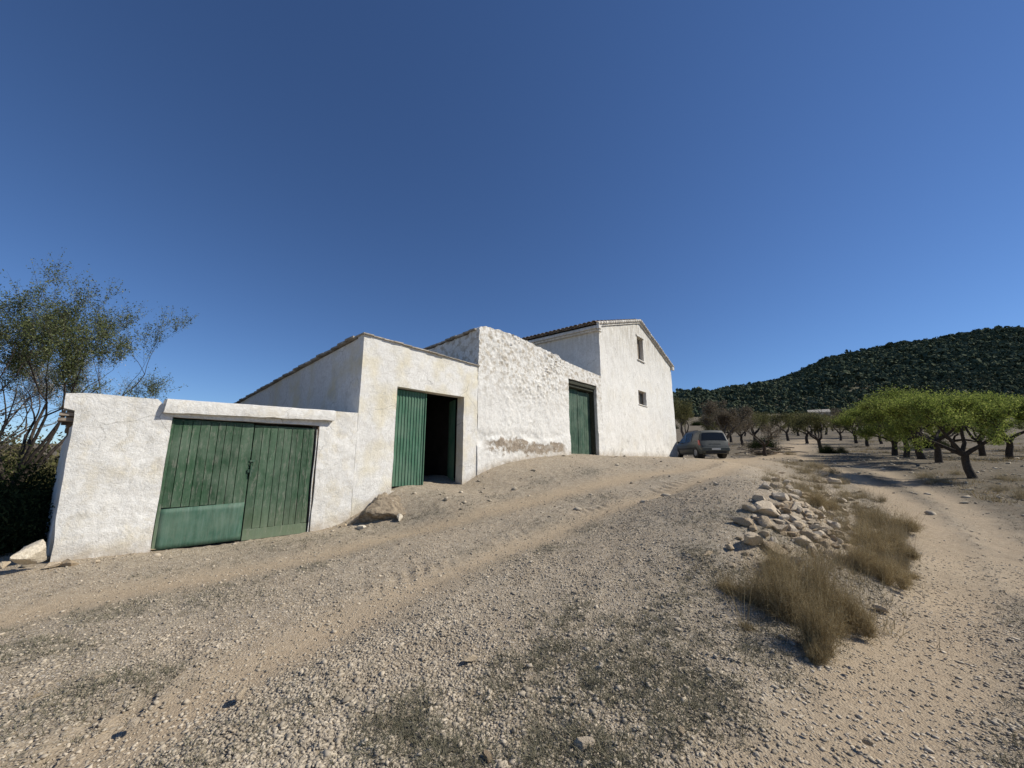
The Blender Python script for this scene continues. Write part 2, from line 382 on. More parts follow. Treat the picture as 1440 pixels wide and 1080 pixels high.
def m_plain(name, a, b, scale=8, rough=.85, bump=.4, bd=.01, spec=.2, isl=0.0, obj=0.0, detail=6):
    M = Mat(name, rough, spec); n = M.noise(scale, detail, .65)
    c = M.ramp(n, [(.3, a), (.7, b)])
    if isl: c = M.mix(1.0, c, M.ramp(M.island(), [(0, 1 - isl), (1, 1.0)]), 'MULTIPLY')
    if obj: c = M.mix(1.0, c, M.ramp(M.rnd(), [(0, (1 - obj, (1 - obj) * .88, (1 - obj) * .72)), (.5, (1, .93, .82)), (1, (1., 1., 1.))]), 'MULTIPLY')
    M.color(c)
    if bump: M.bump(n, bump, bd)
    return M.m
def m_leaf(name, a, b, c3=None, trans=.35):
    M = Mat(name, 1.0, .0)
    st = [(0, a), (.6, b)] + ([(1, c3)] if c3 else [])
    c = M.ramp(M.island(), st); c = M.mix(1.0, c, M.ramp(M.rnd(), [(0, .72), (1, 1.0)]), 'MULTIPLY'); M.color(c)
    if trans:
        t = M.nt.nodes.new('ShaderNodeBsdfTranslucent'); M.link(c, t.inputs['Color'])
        mx = M.nt.nodes.new('ShaderNodeMixShader'); mx.inputs[0].default_value = trans
        M.link(M.b.outputs[0], mx.inputs[1]); M.link(t.outputs[0], mx.inputs[2])
        M.link(mx.outputs[0], M.nt.nodes['Material Output'].inputs['Surface'])
    return M.m

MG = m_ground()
MW_G = m_plaster('whitewash_garage', 'garage'); MW_C = m_plaster('limewash_cream', 'cream'); MW_R = m_plaster('whitewash_rubble', 'rubble'); MW_H = m_plaster('whitewash_house')
M_PLANK = m_green('green_planks', .9, (.027, .074, .034)); M_SHEET = m_green('green_sheet', .3, (.048, .118, .078)); M_CORR = m_green('green_corrugated', .1, (.050, .145, .085)); M_DOOR3 = m_green('green_loft_door', .6, (.028, .075, .045))
M_WOOD = m_plain('old_wood', (.07, .05, .035), (.20, .15, .105), 14)
M_WOODD = m_plain('dark_beam', (.022, .026, .018), (.07, .07, .05), 14)
M_WOODG = m_plain('grey_wood', (.16, .13, .10), (.34, .28, .22), 14)
M_TILE = m_plain('old_clay_tile', (.22, .16, .115), (.52, .44, .35), 7, isl=.5)
M_TILEL = m_plain('weathered_tile', (.22, .19, .155), (.60, .55, .47), 6, isl=.4)
M_TILEW = m_plain('limed_tile', (.42, .37, .31), (.74, .71, .65), 5, isl=.3)
M_DARK = m_plain('dark_interior', (.02, .018, .015), (.05, .045, .04), 3)
M_SHADE = m_plain('painted_barn_shade', (.012, .011, .010), (.03, .027, .024), 3)  # near-black colour paints the shade inside the barn
M_METAL = m_plain('rusty_iron', (.05, .035, .03), (.12, .09, .07), 20, .6)
M_STONE = m_plain('limestone', (.40, .33, .24), (.68, .60, .49), 9, .95, .8, .03, obj=.35)
M_STONEW = m_plain('white_limestone', (.48, .44, .37), (.78, .75, .67), 7, .95, .8, .03, obj=.15)
M_EARTH = m_plain('dark_earth', (.15, .115, .08), (.36, .295, .21), 9, .95, 1.0, .06)
M_GRAV = m_plain('gravel', (.38, .315, .23), (.63, .545, .42), 3, .95, .3, .01, isl=.5)
M_BARK = m_plain('almond_bark', (.028, .022, .018), (.085, .068, .055), 16, .95, .8, .03)
M_BARKG = m_plain('grey_bark', (.06, .05, .042), (.16, .14, .12), 16, .95, .8, .03)
M_LF_G = m_leaf('leaf_spring_green', (.17, .22, .05), (.30, .36, .08), (.48, .51, .15))
M_LF_O = m_leaf('leaf_olive', (.085, .085, .038), (.16, .16, .065), (.26, .235, .12))
M_LF_B = m_leaf('leaf_brownish', (.09, .075, .05), (.18, .15, .105), (.32, .27, .215))
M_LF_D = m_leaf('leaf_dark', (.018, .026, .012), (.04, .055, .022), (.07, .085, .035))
M_LF_T = m_leaf('leaf_left_tree', (.08, .105, .04), (.17, .20, .08), (.30, .31, .17))
M_BLOS = m_leaf('blossom', (.55, .50, .48), (.72, .68, .66))
M_PINE = m_leaf('pine_needles', (.048, .066, .044), (.080, .098, .062), (.155, .165, .105), .0)
M_DRY = m_leaf('dry_stems', (.19, .140, .070), (.40, .31, .165), (.68, .56, .34), .25)
M_DRYL = m_leaf('dry_stems_pale', (.24, .19, .11), (.38, .31, .19), (.52, .44, .29), .25)
M_TUFT = m_leaf('grey_low_herb', (.13, .125, .085), (.23, .215, .15), (.42, .375, .265), .15)

# ------------------------------------------------------------------ ground sheet
def axis(lo, a, b, hi, step, g):
    mid = list(np.arange(a, b, step)); up = []; x = mid[-1]; st = step
    while x < hi: st *= g; x += st; up.append(x)
    dn = []; x = mid[0]; st = step
    while x > lo: st *= (g if g > 1.04 else 1.08); x -= st; dn.append(x)
    return np.array(dn[::-1] + mid + up)
def build_ground():
    xs = axis(-1600, -8.5, 10.5, 1600, .038, 1.05); ys = axis(-700, 1.6, 10.5, 1700, .036, 1.022)
    X, Y = np.meshgrid(xs, ys); tr, sc, orch = masks(X, Y)
    Z = H0(X, Y) + micro(X, Y, tr, sc)
    pale = sstep(-.35, .15, fbm2(X / 14, Y / 5, 4, 131)) * np.exp(-((X / np.maximum(Y, 1) - .72) / .13) ** 2) * sstep(120, 150, Y) * (1 - sstep(205, 230, Y)) * (Y > 0)
    n, m = X.shape; i = np.arange(n * m).reshape(n, m)
    F = np.stack([i[:-1, :-1], i[:-1, 1:], i[1:, 1:], i[1:, :-1]], -1).reshape(-1, 4)
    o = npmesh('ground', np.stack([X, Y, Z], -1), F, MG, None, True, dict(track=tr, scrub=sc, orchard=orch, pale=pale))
    tag(o, kind='structure')
build_ground()

# ------------------------------------------------------------------ gravel, herbs (stuff)
ICO_V = []
_t = (1 + sqrt(5)) / 2
for a, b, c in ((-1, _t, 0), (1, _t, 0), (-1, -_t, 0), (1, -_t, 0), (0, -1, _t), (0, 1, _t), (0, -1, -_t), (0, 1, -_t), (_t, 0, -1), (_t, 0, 1), (-_t, 0, -1), (-_t, 0, 1)):
    ICO_V.append((a, b, c))
ICO_V = np.array(ICO_V) / sqrt(1 + _t * _t)
ICO_F = np.array([(0, 11, 5), (0, 5, 1), (0, 1, 7), (0, 7, 10), (0, 10, 11), (1, 5, 9), (5, 11, 4), (11, 10, 2), (10, 7, 6), (7, 1, 8), (3, 9, 4), (3, 4, 2), (3, 2, 6), (3, 6, 8), (3, 8, 9), (4, 9, 5), (2, 4, 11), (6, 2, 10), (8, 6, 7), (9, 8, 1)])
def inside_buildings(x, y):
    s = (x - FO[0]) * FD[0] + (y - FO[1]) * FD[1]; r = (x - FO[0]) * FN[0] + (y - FO[1]) * FN[1]
    a = (s > -.1) & (s < 16) & (r < .02)
    s2 = (x - HO[0]) * HDv[0] + (y - HO[1]) * HDv[1]; r2 = (x - HO[0]) * HNv[0] + (y - HO[1]) * HNv[1]
    return a | ((s2 > -.1) & (s2 < 10.6) & (r2 < .02))
def scatter_stones(name, n, smin, smax, pw, region, dens, mat, kind='stuff'):
    got = []
    while sum(len(g) for g in got) < n:
        # more of them where they can be made out
        d = np.exp(RNG.uniform(np.log(region[0]), np.log(region[1]), n)); a = RNG.uniform(-1.02, 1.02, n)
        x = d * np.sin(a); y = d * np.cos(a)
        tr, sc, _ = masks(x, y); keep = (RNG.random(n) < dens(x, y, tr, sc)) & ~inside_buildings(x, y)
        got.append(np.c_[x, y][keep])
    P = np.concatenate(got)[:n]; z = H(P[:, 0], P[:, 1])
    S = smin * (smax / smin) ** (RNG.random(n) ** pw)
    sc3 = S[:, None] * RNG.uniform(.6, 1.25, (n, 3)) * np.array([1, 1, .55])
    V = (ICO_V[None] + RNG.normal(0, .20, (n, 12, 3))) * RNG.uniform(.6, 1.3, (n, 12, 1)) * sc3[:, None, :]
    ang = RNG.uniform(0, 2 * pi, n); c, s = np.cos(ang)[:, None], np.sin(ang)[:, None]
    X = V[:, :, 0] * c - V[:, :, 1] * s; Y = V[:, :, 0] * s + V[:, :, 1] * c
    W = np.stack([X + P[:, :1], Y + P[:, 1:2], V[:, :, 2] + (z + S * .14)[:, None]], -1)
    F = (ICO_F[None] + (np.arange(n) * 12)[:, None, None]).reshape(-1, 3)
    return tag(npmesh(name, W, F, mat), kind=kind)
def gdens(x, y, tr, sc):
    d = dpath(x, y, RUT_B + FN * 1.0)
    heap = np.exp(-(d / .75) ** 2) * sstep(-.5, .3, fbm2(x * 1.1, y * 1.1, 3, 51))
    return np.clip((.32 + .3 * sstep(2.2, 3.2, x - .35 * y) + .68 * heap + .35 * sstep(0, .5, fbm2(x * 1.7, y * 1.7, 3, 61))) * (1 - .58 * tr) * (1 + .5 * sc), 0.02, 1)
scatter_stones('gravel', 112000, .005, .016, 1.6, (2.0, 10), gdens, M_GRAV)
scatter_stones('coarse_gravel', 8000, .010, .028, 3.0, (2.2, 26), lambda x, y, t, s: gdens(x, y, t, s) * .8 + .08, M_GRAV)
scatter_stones('field_stones', 3200, .022, .12, 3.2, (8, 60), lambda x, y, t, s: .05 * (1 - t) + .9 * sstep(11, 17, x) * (1 - t), M_GRAV)

def blades(centres, n_each, spread, hmin, hmax, width, lean=.5, curve=.4, up=True, seed=1, segs=2):
    """centres (k,3) with radius column; tapered bent blades. returns V,F"""
    R = np.random.default_rng(seed); C = np.repeat(centres, n_each, 0); n = len(C)
    a = R.uniform(0, 2 * pi, n); rr = spread * np.sqrt(R.random(n))
    if spread is None: rr = 0
    base = C[:, :3] + np.stack([np.cos(a) * rr, np.sin(a) * rr, np.zeros(n)], -1)
    hgt = R.uniform(hmin, hmax, n); la = a + R.normal(0, .7, n); ln = np.abs(R.normal(0, lean, n)) + .15 * rr / max(spread, 1e-6)
    dirh = np.stack([np.cos(la), np.sin(la), np.zeros(n)], -1)
    side = np.stack([-np.sin(la + R.normal(0, 1, n)), np.cos(la + R.normal(0, 1, n)), np.zeros(n)], -1)
    side /= np.linalg.norm(side, axis=1)[:, None] + 1e-9
    V = []
    for k in range(segs + 1):
        t = k / segs
        c = base + dirh * (hgt * (ln * t + curve * t * t * ln))[:, None] + np.array([0, 0, 1]) * (hgt * t * (1 - .25 * t * ln))[:, None]
        w = width * (1 - t * .85)
        V += [c - side * w, c + side * w]
    V = np.stack(V, 1); m = 2 * (segs + 1)
    F = np.array([[2 * k, 2 * k + 1, 2 * k + 3, 2 * k + 2] for k in range(segs)])
    return V.reshape(-1, 3), (F[None] + (np.arange(n) * m)[:, None, None]).reshape(-1, 4)

def herbs():
    got = []; n = 15000
    while sum(map(len, got)) < n:
        d = np.exp(RNG.uniform(np.log(2.0), np.log(22), n)); a = RNG.uniform(-1.02, 1.02, n); x = d * np.sin(a); y = d * np.cos(a)
        tr, sc, _ = masks(x, y); k = (RNG.random(n) < np.clip(sc * 1.3 - .15, .004, 1) * (1 - tr)) & ~inside_buildings(x, y)
        got.append(np.c_[x, y][k])
    P = np.concatenate(got)[:n]; C = np.c_[P, H(P[:, 0], P[:, 1]) - .003]
    V, F = blades(C, 6, .018, .012, .05, .0022, .7, .6, seed=5)
    tag(npmesh('ground_herbs', V, F, M_TUFT), kind='stuff')
herbs()

# ------------------------------------------------------------------ walls
def jit(a, b, seed, amp): return fbm2(np.asarray(a) * 1.7, np.asarray(b) * 1.7, 3, seed) * amp
def wall_geo(s0, s1, zb, zt, holes, thick, res, bump, P, edge=.02, lb=None, rb=None, seed=1):
    """solid wall with openings. P(a, depth, z)->point. holes: (s0,s1,z0,z1). zt: function of s. lb/rb: shift of the ends with height"""
    ss = sorted({s0, s1, *[h[0] for h in holes], *[h[1] for h in holes]}); zs = sorted({zb, *[h[2] for h in holes], *[h[3] for h in holes]})
    if len(zs) == 1: zs.append(zb + .6)
    A = np.concatenate([np.linspace(a, b, max(2, int(math.ceil((b - a) / res)) + 1))[:-1] for a, b in zip(ss[:-1], ss[1:])] + [[s1]])
    B = np.concatenate([np.linspace(a, b, max(2, int(math.ceil((b - a) / res)) + 1))[:-1] for a, b in zip(zs[:-1], zs[1:])] + [[zs[-1]]])
    zfix = zs[-1]; top = max(zt(float(a)) for a in A)
    nt = max(2, int(math.ceil((top - zfix) / res)) + 1); T = np.linspace(0, 1, nt)[1:]
    na = len(A); nb = len(B) + len(T)
    AA = np.tile(A[:, None], (1, nb)); BB = np.zeros((na, nb)); BB[:, :len(B)] = B[None]
    tops = np.array([zt(float(a)) for a in A]); BB[:, len(B):] = zfix + (tops - zfix)[:, None] * T[None]
    BB = np.minimum(BB, tops[:, None] - .0015 * (nb - 1 - np.arange(nb))[None])
    sol = np.ones((na - 1, nb - 1), bool); am = (A[:-1] + A[1:]) / 2; bm = (B[:-1] + B[1:]) / 2
    for h in holes:
        sol[np.ix_((am > h[0]) & (am < h[1]), np.r_[(bm > h[2]) & (bm < h[3]), np.zeros(nb - len(B), bool)])] = False
    D = bump(AA, BB)
    A2 = AA + jit(AA, BB, seed, edge); B2 = BB + jit(AA + 31, BB, seed + 5, edge)
    if lb: A2 = A2 + np.vectorize(lb)(BB) * np.clip(1 - (AA - s0) / .5, 0, 1)
    if rb: A2 = A2 + np.vectorize(rb)(BB) * np.clip(1 - (s1 - AA) / .5, 0, 1)
    fr = np.stack([A2, -D, B2], -1).reshape(-1, 3); bk = np.stack([A2, np.full_like(D, thick), B2], -1).reshape(-1, 3)
    idx = np.arange(na * nb).reshape(na, nb); N = na * nb; F = []
    sp = np.pad(sol, 1)
    i, j = np.nonzero(sol)
    q = lambda a, b: idx[a, b]
    F.append(np.stack([q(i, j), q(i + 1, j), q(i + 1, j + 1), q(i, j + 1)], -1)); F.append(np.stack([q(i, j), q(i, j + 1), q(i + 1, j + 1), q(i + 1, j)], -1) + N)
    for di, dj, e in ((-1, 0, ((0, 0), (0, 1))), (1, 0, ((1, 1), (1, 0))), (0, -1, ((1, 0), (0, 0))), (0, 1, ((0, 1), (1, 1)))):
        m = ~sp[i + 1 + di, j + 1 + dj]; a = q(i[m] + e[0][0], j[m] + e[0][1]); b = q(i[m] + e[1][0], j[m] + e[1][1])
        F.append(np.stack([a, b, b + N, a + N], -1))
    V = np.concatenate([fr, bk]); V = P(V)
    return V, np.concatenate(F)
def join_geo(parts):
    V = []; F = []; n = 0
    for v, f in parts: V.append(v); F.append(f + n); n += len(v)
    return np.concatenate(V), np.concatenate(F)
def front(V): return V                                            # a = along the front
def side(s, sign=-1):                                             # wall running back from the front; bump points outward
    def f(V):
        W = np.empty_like(V); W[:, 0] = s - sign * V[:, 1]; W[:, 1] = V[:, 0]; W[:, 2] = V[:, 2]; return W
    return f
def b_soft(a): return lambda s, z: a * (fbm2(s * 1.1, z * 1.1, 4, 2) + .5 * fbm2(s * 6, z * 6, 3, 6))

def bframe(name, s0, z0, **k):
    p = fac(s0, 0); o = empty(name, (p[0], p[1], z0), pi / 2 - TH, **k); return o
def geo_obj(name, VF, mat, parent, off):
    V = VF[0]
    if parent.name.startswith('farmhouse'): W = HO[None] + V[:, :1] * HDv[None] - V[:, 1:2] * HNv[None]
    else: W = FO[None] + V[:, :1] * FD[None] - V[:, 1:2] * FN[None]
    h = V[:, 2] - H0(W[:, 0], W[:, 1]); d = np.clip(1.15 - h / .22, 0, 1)
    return npmesh(name, V - np.array(off), VF[1], mat, parent, True, dict(dirt=d))
def sm(o, ang=50):
    o.data.set_sharp_from_angle(angle=radians(ang)); return o

# ---------------- garage
def lin(pts):
    xs = [p[0] for p in pts]; ys = [p[1] for p in pts]; return lambda s: float(np.interp(s, xs, ys))
G = bframe('garage', 0, -1.42, label='low white garage with a pair of green plank doors and a concrete lintel', cat='garage')
go = (0, 0, -1.42)
gt = lin([(0, .98), (.2, 1.01), (.9, 1.02), (1.1, .80), (3.5, .85), (3.85, 1.08), (4.42, 1.10)])
gw = wall_geo(0, 4.42, -2.0, gt, [(1.12, 3.57, -1.5, .74)], .38, .045, b_soft(.028), front, lb=lambda z: .05 - .07 * (z + 1.4) / 2.2 - .11 * (z > .74), seed=3)
gs = wall_geo(.38, 5.5, -2.1, lin([(0, .74), (5.5, .35)]), [], .35, .12, b_soft(.03), lambda V: side(.04)(V) - np.stack([.028 * V[:, 0], 0 * V[:, 0], 0 * V[:, 0]], -1), seed=5)
gb = wall_geo(-.02, 4.42, -2.0, lin([(0, .3), (5, .3)]), [], .3, .3, b_soft(.01), lambda V: V + np.array([0, 5.5, 0]), seed=7)
sm(geo_obj('wall', join_geo([gw, gs, gb]), MW_G, G, go))
def lintel_mb():
    m = MB(); n = 26
    V = []; F = []
    for i in range(n + 1):
        t = i / n; s = .98 + t * 2.86; lo = .79 + .075 * t; hi = 1.03 + .06 * t + .012 * mn.noise((s * 3, 1, 0)); y = -.115 + .012 * mn.noise((s * 2.3, 5, 1))
        sl = .05 * (1 - t * 6) if t < 1 / 6 else 0
        lo += .012 * mn.noise((s * 4, 9, 0))
        for (yy, zz) in ((y, lo), (y - .012, (lo + hi) / 2), (y + .01, hi - .02), (y + .06, hi), (.3, hi + .01), (.3, lo), ): V.append((s + sl * (zz - lo) * 2, yy, zz))
    for i in range(n):
        for k in range(6): F.append((i * 6 + k, i * 6 + (k + 1) % 6, (i + 1) * 6 + (k + 1) % 6, (i + 1) * 6 + k))
    F += [tuple(range(5, -1, -1)), tuple(n * 6 + k for k in range(6))]
    m.add([(x, y, z + 1.42) for x, y, z in V], F); return m
lm = lintel_mb().build('lintel', MW_G, G, True); sm(lm, 40)
def planks(m, s0, s1, z0, z1, y, n, seed, t=.03, slack=.004, wav=.004):
    r = random.Random(seed); w = (s1 - s0) / n; x = s0
    for k in range(n):
        ww = w * (1 + r.uniform(-.16, .16)) if k < n - 1 else s1 - x
        dy = r.uniform(-wav, wav); zb = z0 + r.uniform(-.012, .004)
        m.box(x + slack, x + ww - slack, y + dy, y + dy + t, zb, z1 + r.uniform(-.004, .004)); x += ww
    return m
yd = .055
L = planks(MB(), 1.165, 2.36, .62 - .03 + .06, 2.10, yd, 9, 1, wav=.006)
L.box(1.125, 1.165, yd - .01, yd + .05, 0.0, 2.13); L.box(1.165, 2.36, yd + .04, yd + .06, .0, 2.13) 
lf = L.build('door', M_PLANK, G, bevel=.003); lf['label'] = 'left plank door with a metal sheet patch below'
Q = MB(); nx, nz = 16, 8
Vq = [(1.165 + 1.19 * i / nx + .002 * mn.noise((i, j, 3)), yd - .006 + .006 * mn.noise((i * .35, j * .4, 7)), -.01 + .64 * j / nz + (.028 * (i / nx) if j == nz else 0) - .0 * i) for j in range(nz + 1) for i in range(nx + 1)]
Q.add(Vq, [(j * (nx + 1) + i, j * (nx + 1) + i + 1, (j + 1) * (nx + 1) + i + 1, (j + 1) * (nx + 1) + i) for j in range(nz) for i in range(nx)])
sh = Q.build('metal_sheet', M_SHEET, lf, True); so = sh.modifiers.new('thick', 'SOLIDIFY'); so.thickness = .003
Rr = planks(MB(), 2.375, 3.50, .17, 2.06, yd + .005, 9, 2, wav=.006)
Rr.box(2.375, 3.50, yd + .045, yd + .06, .0, 2.1); Rr.box(2.375, 3.50, yd - .004, yd + .03, -.03, .165); Rr.box(2.375, 3.50, yd + .012, yd + .03, 2.062, 2.10)
rf = Rr.build('door', M_PLANK, G, bevel=.003); rf['label'] = 'right plank door, pale and worn along its foot'
hd = MB(); hd.box(2.33, 2.44, yd - .03, yd - .012, 1.20, 1.26); hd.box(2.37, 2.40, yd - .045, yd - .03, 1.12, 1.32); hd.box(2.345, 2.43, yd - .022, yd - .008, 1.40, 1.43); hd.tube([(2.36, yd - .03, 1.38), (2.39, yd - .05, 1.36), (2.41, yd - .03, 1.33)], .007)
hd.build('latch', M_DOOR3, rf, bevel=.002)
fm = MB(); fm.tube([(3.535 + .008 * sin(k), .03, -.02 + k * .21) for k in range(11)], .014, 6); fm.build('door_frame', MW_G, G, True)
M_JAMB = M_WOODG
MB().box(3.545, 3.575, .02, .12, -.05, 2.15).build('door_post', M_WOOD, G, bevel=.004)
# roof of planks and cane behind the parapet, its left edge showing
rb_ = MB(); r = random.Random(4)
for k in range(26):
    y0 = .30 + k * .2; z = .80 - .06 - k * .014
    rb_.box(-.06 + r.uniform(-.04, .0), 4.3, y0, y0 + .19, z + 1.42, z + 1.42 + .035)
rb_.build('roof', M_WOODG, G)
for k in range(2): MB().box(-.13 - .05 * r.random(), .015, .06 + k * .03, .28, 2.08 - k * .075, 2.12 - k * .075 + .008).build('eave_board', M_WOODG, G, bevel=.004)
for k in range(2): MB().tube([(-.12 - .08 * r.random(), .5 + k * .5, 2.04 - .02 * k), (.1, .52 + k * .5, 2.05 - .02 * k)], .03, 7).build('rafter', M_WOOD, G, True)

# ---------------- barn with corrugated doors
Bn = bframe('barn', 4.42, -.8, label='cream stained flat fronted barn with half open corrugated green doors', cat='barn')
bo = (4.42, 0, -.8)
bw = wall_geo(4.42, 8.20, -1.9, lin([(4.42, 3.02), (8.2, 2.90)]), [(5.40, 7.65, -.72, 1.86)], .30, .06, b_soft(.016), front, edge=.008, seed=13)
bs = wall_geo(.30, 12, -1.5, lin([(0, 3.0), (12, 2.2)]), [], .3, .15, b_soft(.02), side(4.43), edge=.01, seed=15)
bb = wall_geo(4.43, 8.2, -1.5, lin([(0, 2.2), (12, 2.2)]), [], .3, .4, b_soft(.0), lambda V: V + np.array([0, 12.0, 0]), seed=17)
br = wall_geo(.30, 12, -1.5, lin([(0, 2.9), (12, 2.15)]), [], .3, .4, b_soft(.0), lambda V: np.stack([8.19 - V[:, 1], V[:, 0], V[:, 2]], -1), seed=17)
sm(geo_obj('wall', join_geo([bw, bs, bb, br]), MW_C, Bn, bo))
def corr(s0, s1, z0, z1, y, n, amp=.018, P=lambda x, yy, z: (x, yy, z)):
    m = MB(); V = []; prof = []
    w = (s1 - s0) / n
    for k in range(n):
        prof += [(s0 + k * w + .02 * w, -amp * 0), (s0 + k * w + .40 * w, 0), (s0 + k * w + .52 * w, amp), (s0 + k * w + .88 * w, amp)]
    prof.append((s1, 0))
    for z in (z0, z1):
        V += [P(x, y + d, z) for x, d in prof]
    q = len(prof); m.add(V, [(i, i + 1, q + i + 1, q + i) for i in range(q - 1)]); return m
cz = -.8
cd = corr(5.42 - 4.42, 6.42 - 4.42, -.63 - cz, 1.82 - cz, .17, 11).build('door', M_CORR, Bn); cd.modifiers.new('t', 'SOLIDIFY').thickness = .004
cd['label'] = 'closed corrugated green door leaf'
MB().box(5.405 - 4.42, 5.435 - 4.42, .150, .166, -.63 - cz, 1.83 - cz).box(6.40 - 4.42, 6.425 - 4.42, .150, .20, -.63 - cz, 1.83 - cz).box(5.435 - 4.42, 6.40 - 4.42, .20, .23, 1.78 - cz, 1.83 - cz).box(5.435 - 4.42, 6.40 - 4.42, .20, .23, .5 - cz, .55 - cz).build('door_rim', M_CORR, cd, bevel=.002)
P2 = lambda x, yy, z: (3.21 + (yy - .2) * .9 + .36 * x, .36 + x * .9, z)
cd2 = corr(0, 1.0, -.63 - cz, 1.82 - cz, .2, 11, P=P2).build('door', M_CORR, Bn); cd2.modifiers.new('t', 'SOLIDIFY').thickness = .004
cd2['label'] = 'corrugated green door leaf swung inwards into the dark'
# barn roof: slab of tiles, thin ends over the front
rt = MB(); r = random.Random(9)
def rz_b(y): return 3.03 - .068 * y
n = 14; w = 3.86 / n
for k in range(n):
    x0 = 4.37 + k * w; zz = 3.015 - .034 * (k / n * 3.8) + r.uniform(-.006, .006)
    rt.box(x0 + .004 - 4.42, x0 + w - .004 - 4.42, -.055 + r.uniform(-.02, .015), .36, zz - cz, zz + .028 - cz, skew=None)
for k in range(28):
    y0 = .36 + k * .43; z = rz_b(y0) + r.uniform(-.005, .008)
    rt.box(-.09 + r.uniform(-.02, .02), 3.80, y0 + .004, y0 + .45, z - .02 - cz, z + .026 - cz - .0)
rt.build('roof', M_TILEL, Bn)
MB().box(.32, 3.45, .33, 11.95, .03, .10).build('floor', M_SHADE, Bn)  # floor blackened too, interior shade put into its colour
MB().box(.315, .345, .31, 11.9, .1, 2.9).box(3.44, 3.465, .31, 11.9, .1, 2.9).box(.35, 3.43, 9.0, 9.05, .1, 2.9).box(.35, 3.43, .31, 9.0, 2.88, 2.91).build('shade_lining', M_SHADE, Bn)  # lining added to darken the barn, covers the pale walls that bounce light
# ---------------- rubble walled store with tall green doors
R3 = bframe('rubble_store', 8.20, -.3, label='rough whitewashed rubble building with flaking foot and tall narrow green doors', cat='outbuilding')
ro = (8.20, 0, -.3)
def b_rub(s, z):
    wx = s + .12 * fbm2(s * 3, z * 3, 2, 41); wz = z + .12 * fbm2(s * 3 + 9, z * 3, 2, 43)
    f1, f2, v = cell2(wx * 6.2, wz * 8.0, 21); e = np.clip((f2 - f1) * 2.2, 0, 1)
    g1, g2, v2 = cell2(wx * 12, wz * 13, 23); e2 = np.clip((g2 - g1) * 2.2, 0, 1)
    up = sstep(1.6, 3.0, z + .5 * fbm2(s, z, 2, 47)) * (1 - sstep(12.2, 13.4, s))
    band = (sstep(.35, .5, z) - sstep(.9, 1.1, z)) * (1 - sstep(12.4, 12.9, s))
    va = .25 + .75 * sstep(-.3, .35, fbm2(s * .9 + 4, z * .9, 3, 71))
    e = e * va; e2 = e2 * va
    rough = .012 * fbm2(s * 9, z * 9, 3, 49) + .018 * fbm2(s * 2, z * 2, 3, 50)
    fl = -.025 * band * sstep(-.1, .2, fbm2(s * 1.8, z * 3, 3, 55)) + .03 * (1 - sstep(.3, .5, z - .12 * (s - 8) + .3 * fbm2(s, z, 2, 58)))
    return rough + fl + (e * (.02 + .04 * v)) * (.28 + .72 * up) + e2 * .014 * (.6 + .4 * up)
w3t = lin([(8.2, 4.16), (8.5, 4.28), (9.06, 4.30), (9.9, 4.30), (10.74, 4.23), (11.6, 4.14), (12.5, 4.08), (12.7, 3.98), (13.4, 3.93), (14.5, 3.86), (15.9, 3.80)])
w3top = lambda s: w3t(s) + (.045 * mn.noise((s * 4, 2, 0)) + .03 * mn.noise((s * 9, 5, 0))) * (1 if s < 12.6 else .25)
w3 = wall_geo(8.20, 15.84, -1.2, w3top, [(13.18, 15.38, .1, 3.28)], .45, .042, b_rub, front, edge=.014, seed=23)
w3s = wall_geo(.45, 9, -1.0, lambda a: 4.08 - .05 * a + .04 * mn.noise((a * 4, 7, 0)), [], .4, .09, lambda s, z: .02 * fbm2(s * 5, z * 5, 4, 3), side(8.22), seed=25)
sm(geo_obj('wall', join_geo([w3, w3s]), MW_R, R3, ro), 60)
d3 = planks(MB(), 13.22 - 8.2, 14.27 - 8.2, .25 + .3, 2.98 + .3, .30, 6, 5, wav=.006)
d3.box(13.22 - 8.2, 14.27 - 8.2, .335, .36, .55, 3.28); d3.box(13.22 - 8.2, 13.28 - 8.2, .285, .298, .56, 3.26)
d3.build('door', M_DOOR3, R3, bevel=.003)['label'] = 'left leaf of the tall green double door'
d4 = planks(MB(), 14.285 - 8.2, 15.30 - 8.2, .25 + .3, 2.94 + .3, .31, 6, 6, wav=.006)
d4.box(14.285 - 8.2, 15.30 - 8.2, .345, .37, .55, 3.24); d4.box(14.27 - 8.2, 14.33 - 8.2, .285, .305, .56, 3.22)
d4.build('door', M_DOOR3, R3, bevel=.003)['label'] = 'right leaf of the tall green double door'
hb = MB(); hb.box(13.19 - 8.2, 15.37 - 8.2, .04, .40, 3.41, 3.57); hb.box(13.19 - 8.2, 15.37 - 8.2, .10, .36, 3.30, 3.405); hb.box(15.31 - 8.2, 15.375 - 8.2, .12, .38, .5, 3.295)
hb.build('door_frame', M_WOODD, R3, bevel=.01)
r3r = MB(); r = random.Random(3)
for k in range(30):
    y0 = .1 + k * .3
    r3r.box(-.07 + r.uniform(-.04, .03), .34, y0 + .005, y0 + .29, 4.36 + .3 - 4.36 + 4.10 - .05 * y0 + r.uniform(-.01, .02), 4.15 + .3 - .3 + .3 - .25 - .05 * y0 + .3 - .05)
r3r.build('coping_tiles', M_TILEL, R3)
MB().box(.36, 7.6, .46, 9, 3.2 + .3, 3.26 + .3, skew=lambda x, y, z: (x, y, z - .1 * y)).build('roof', M_TILE, R3)

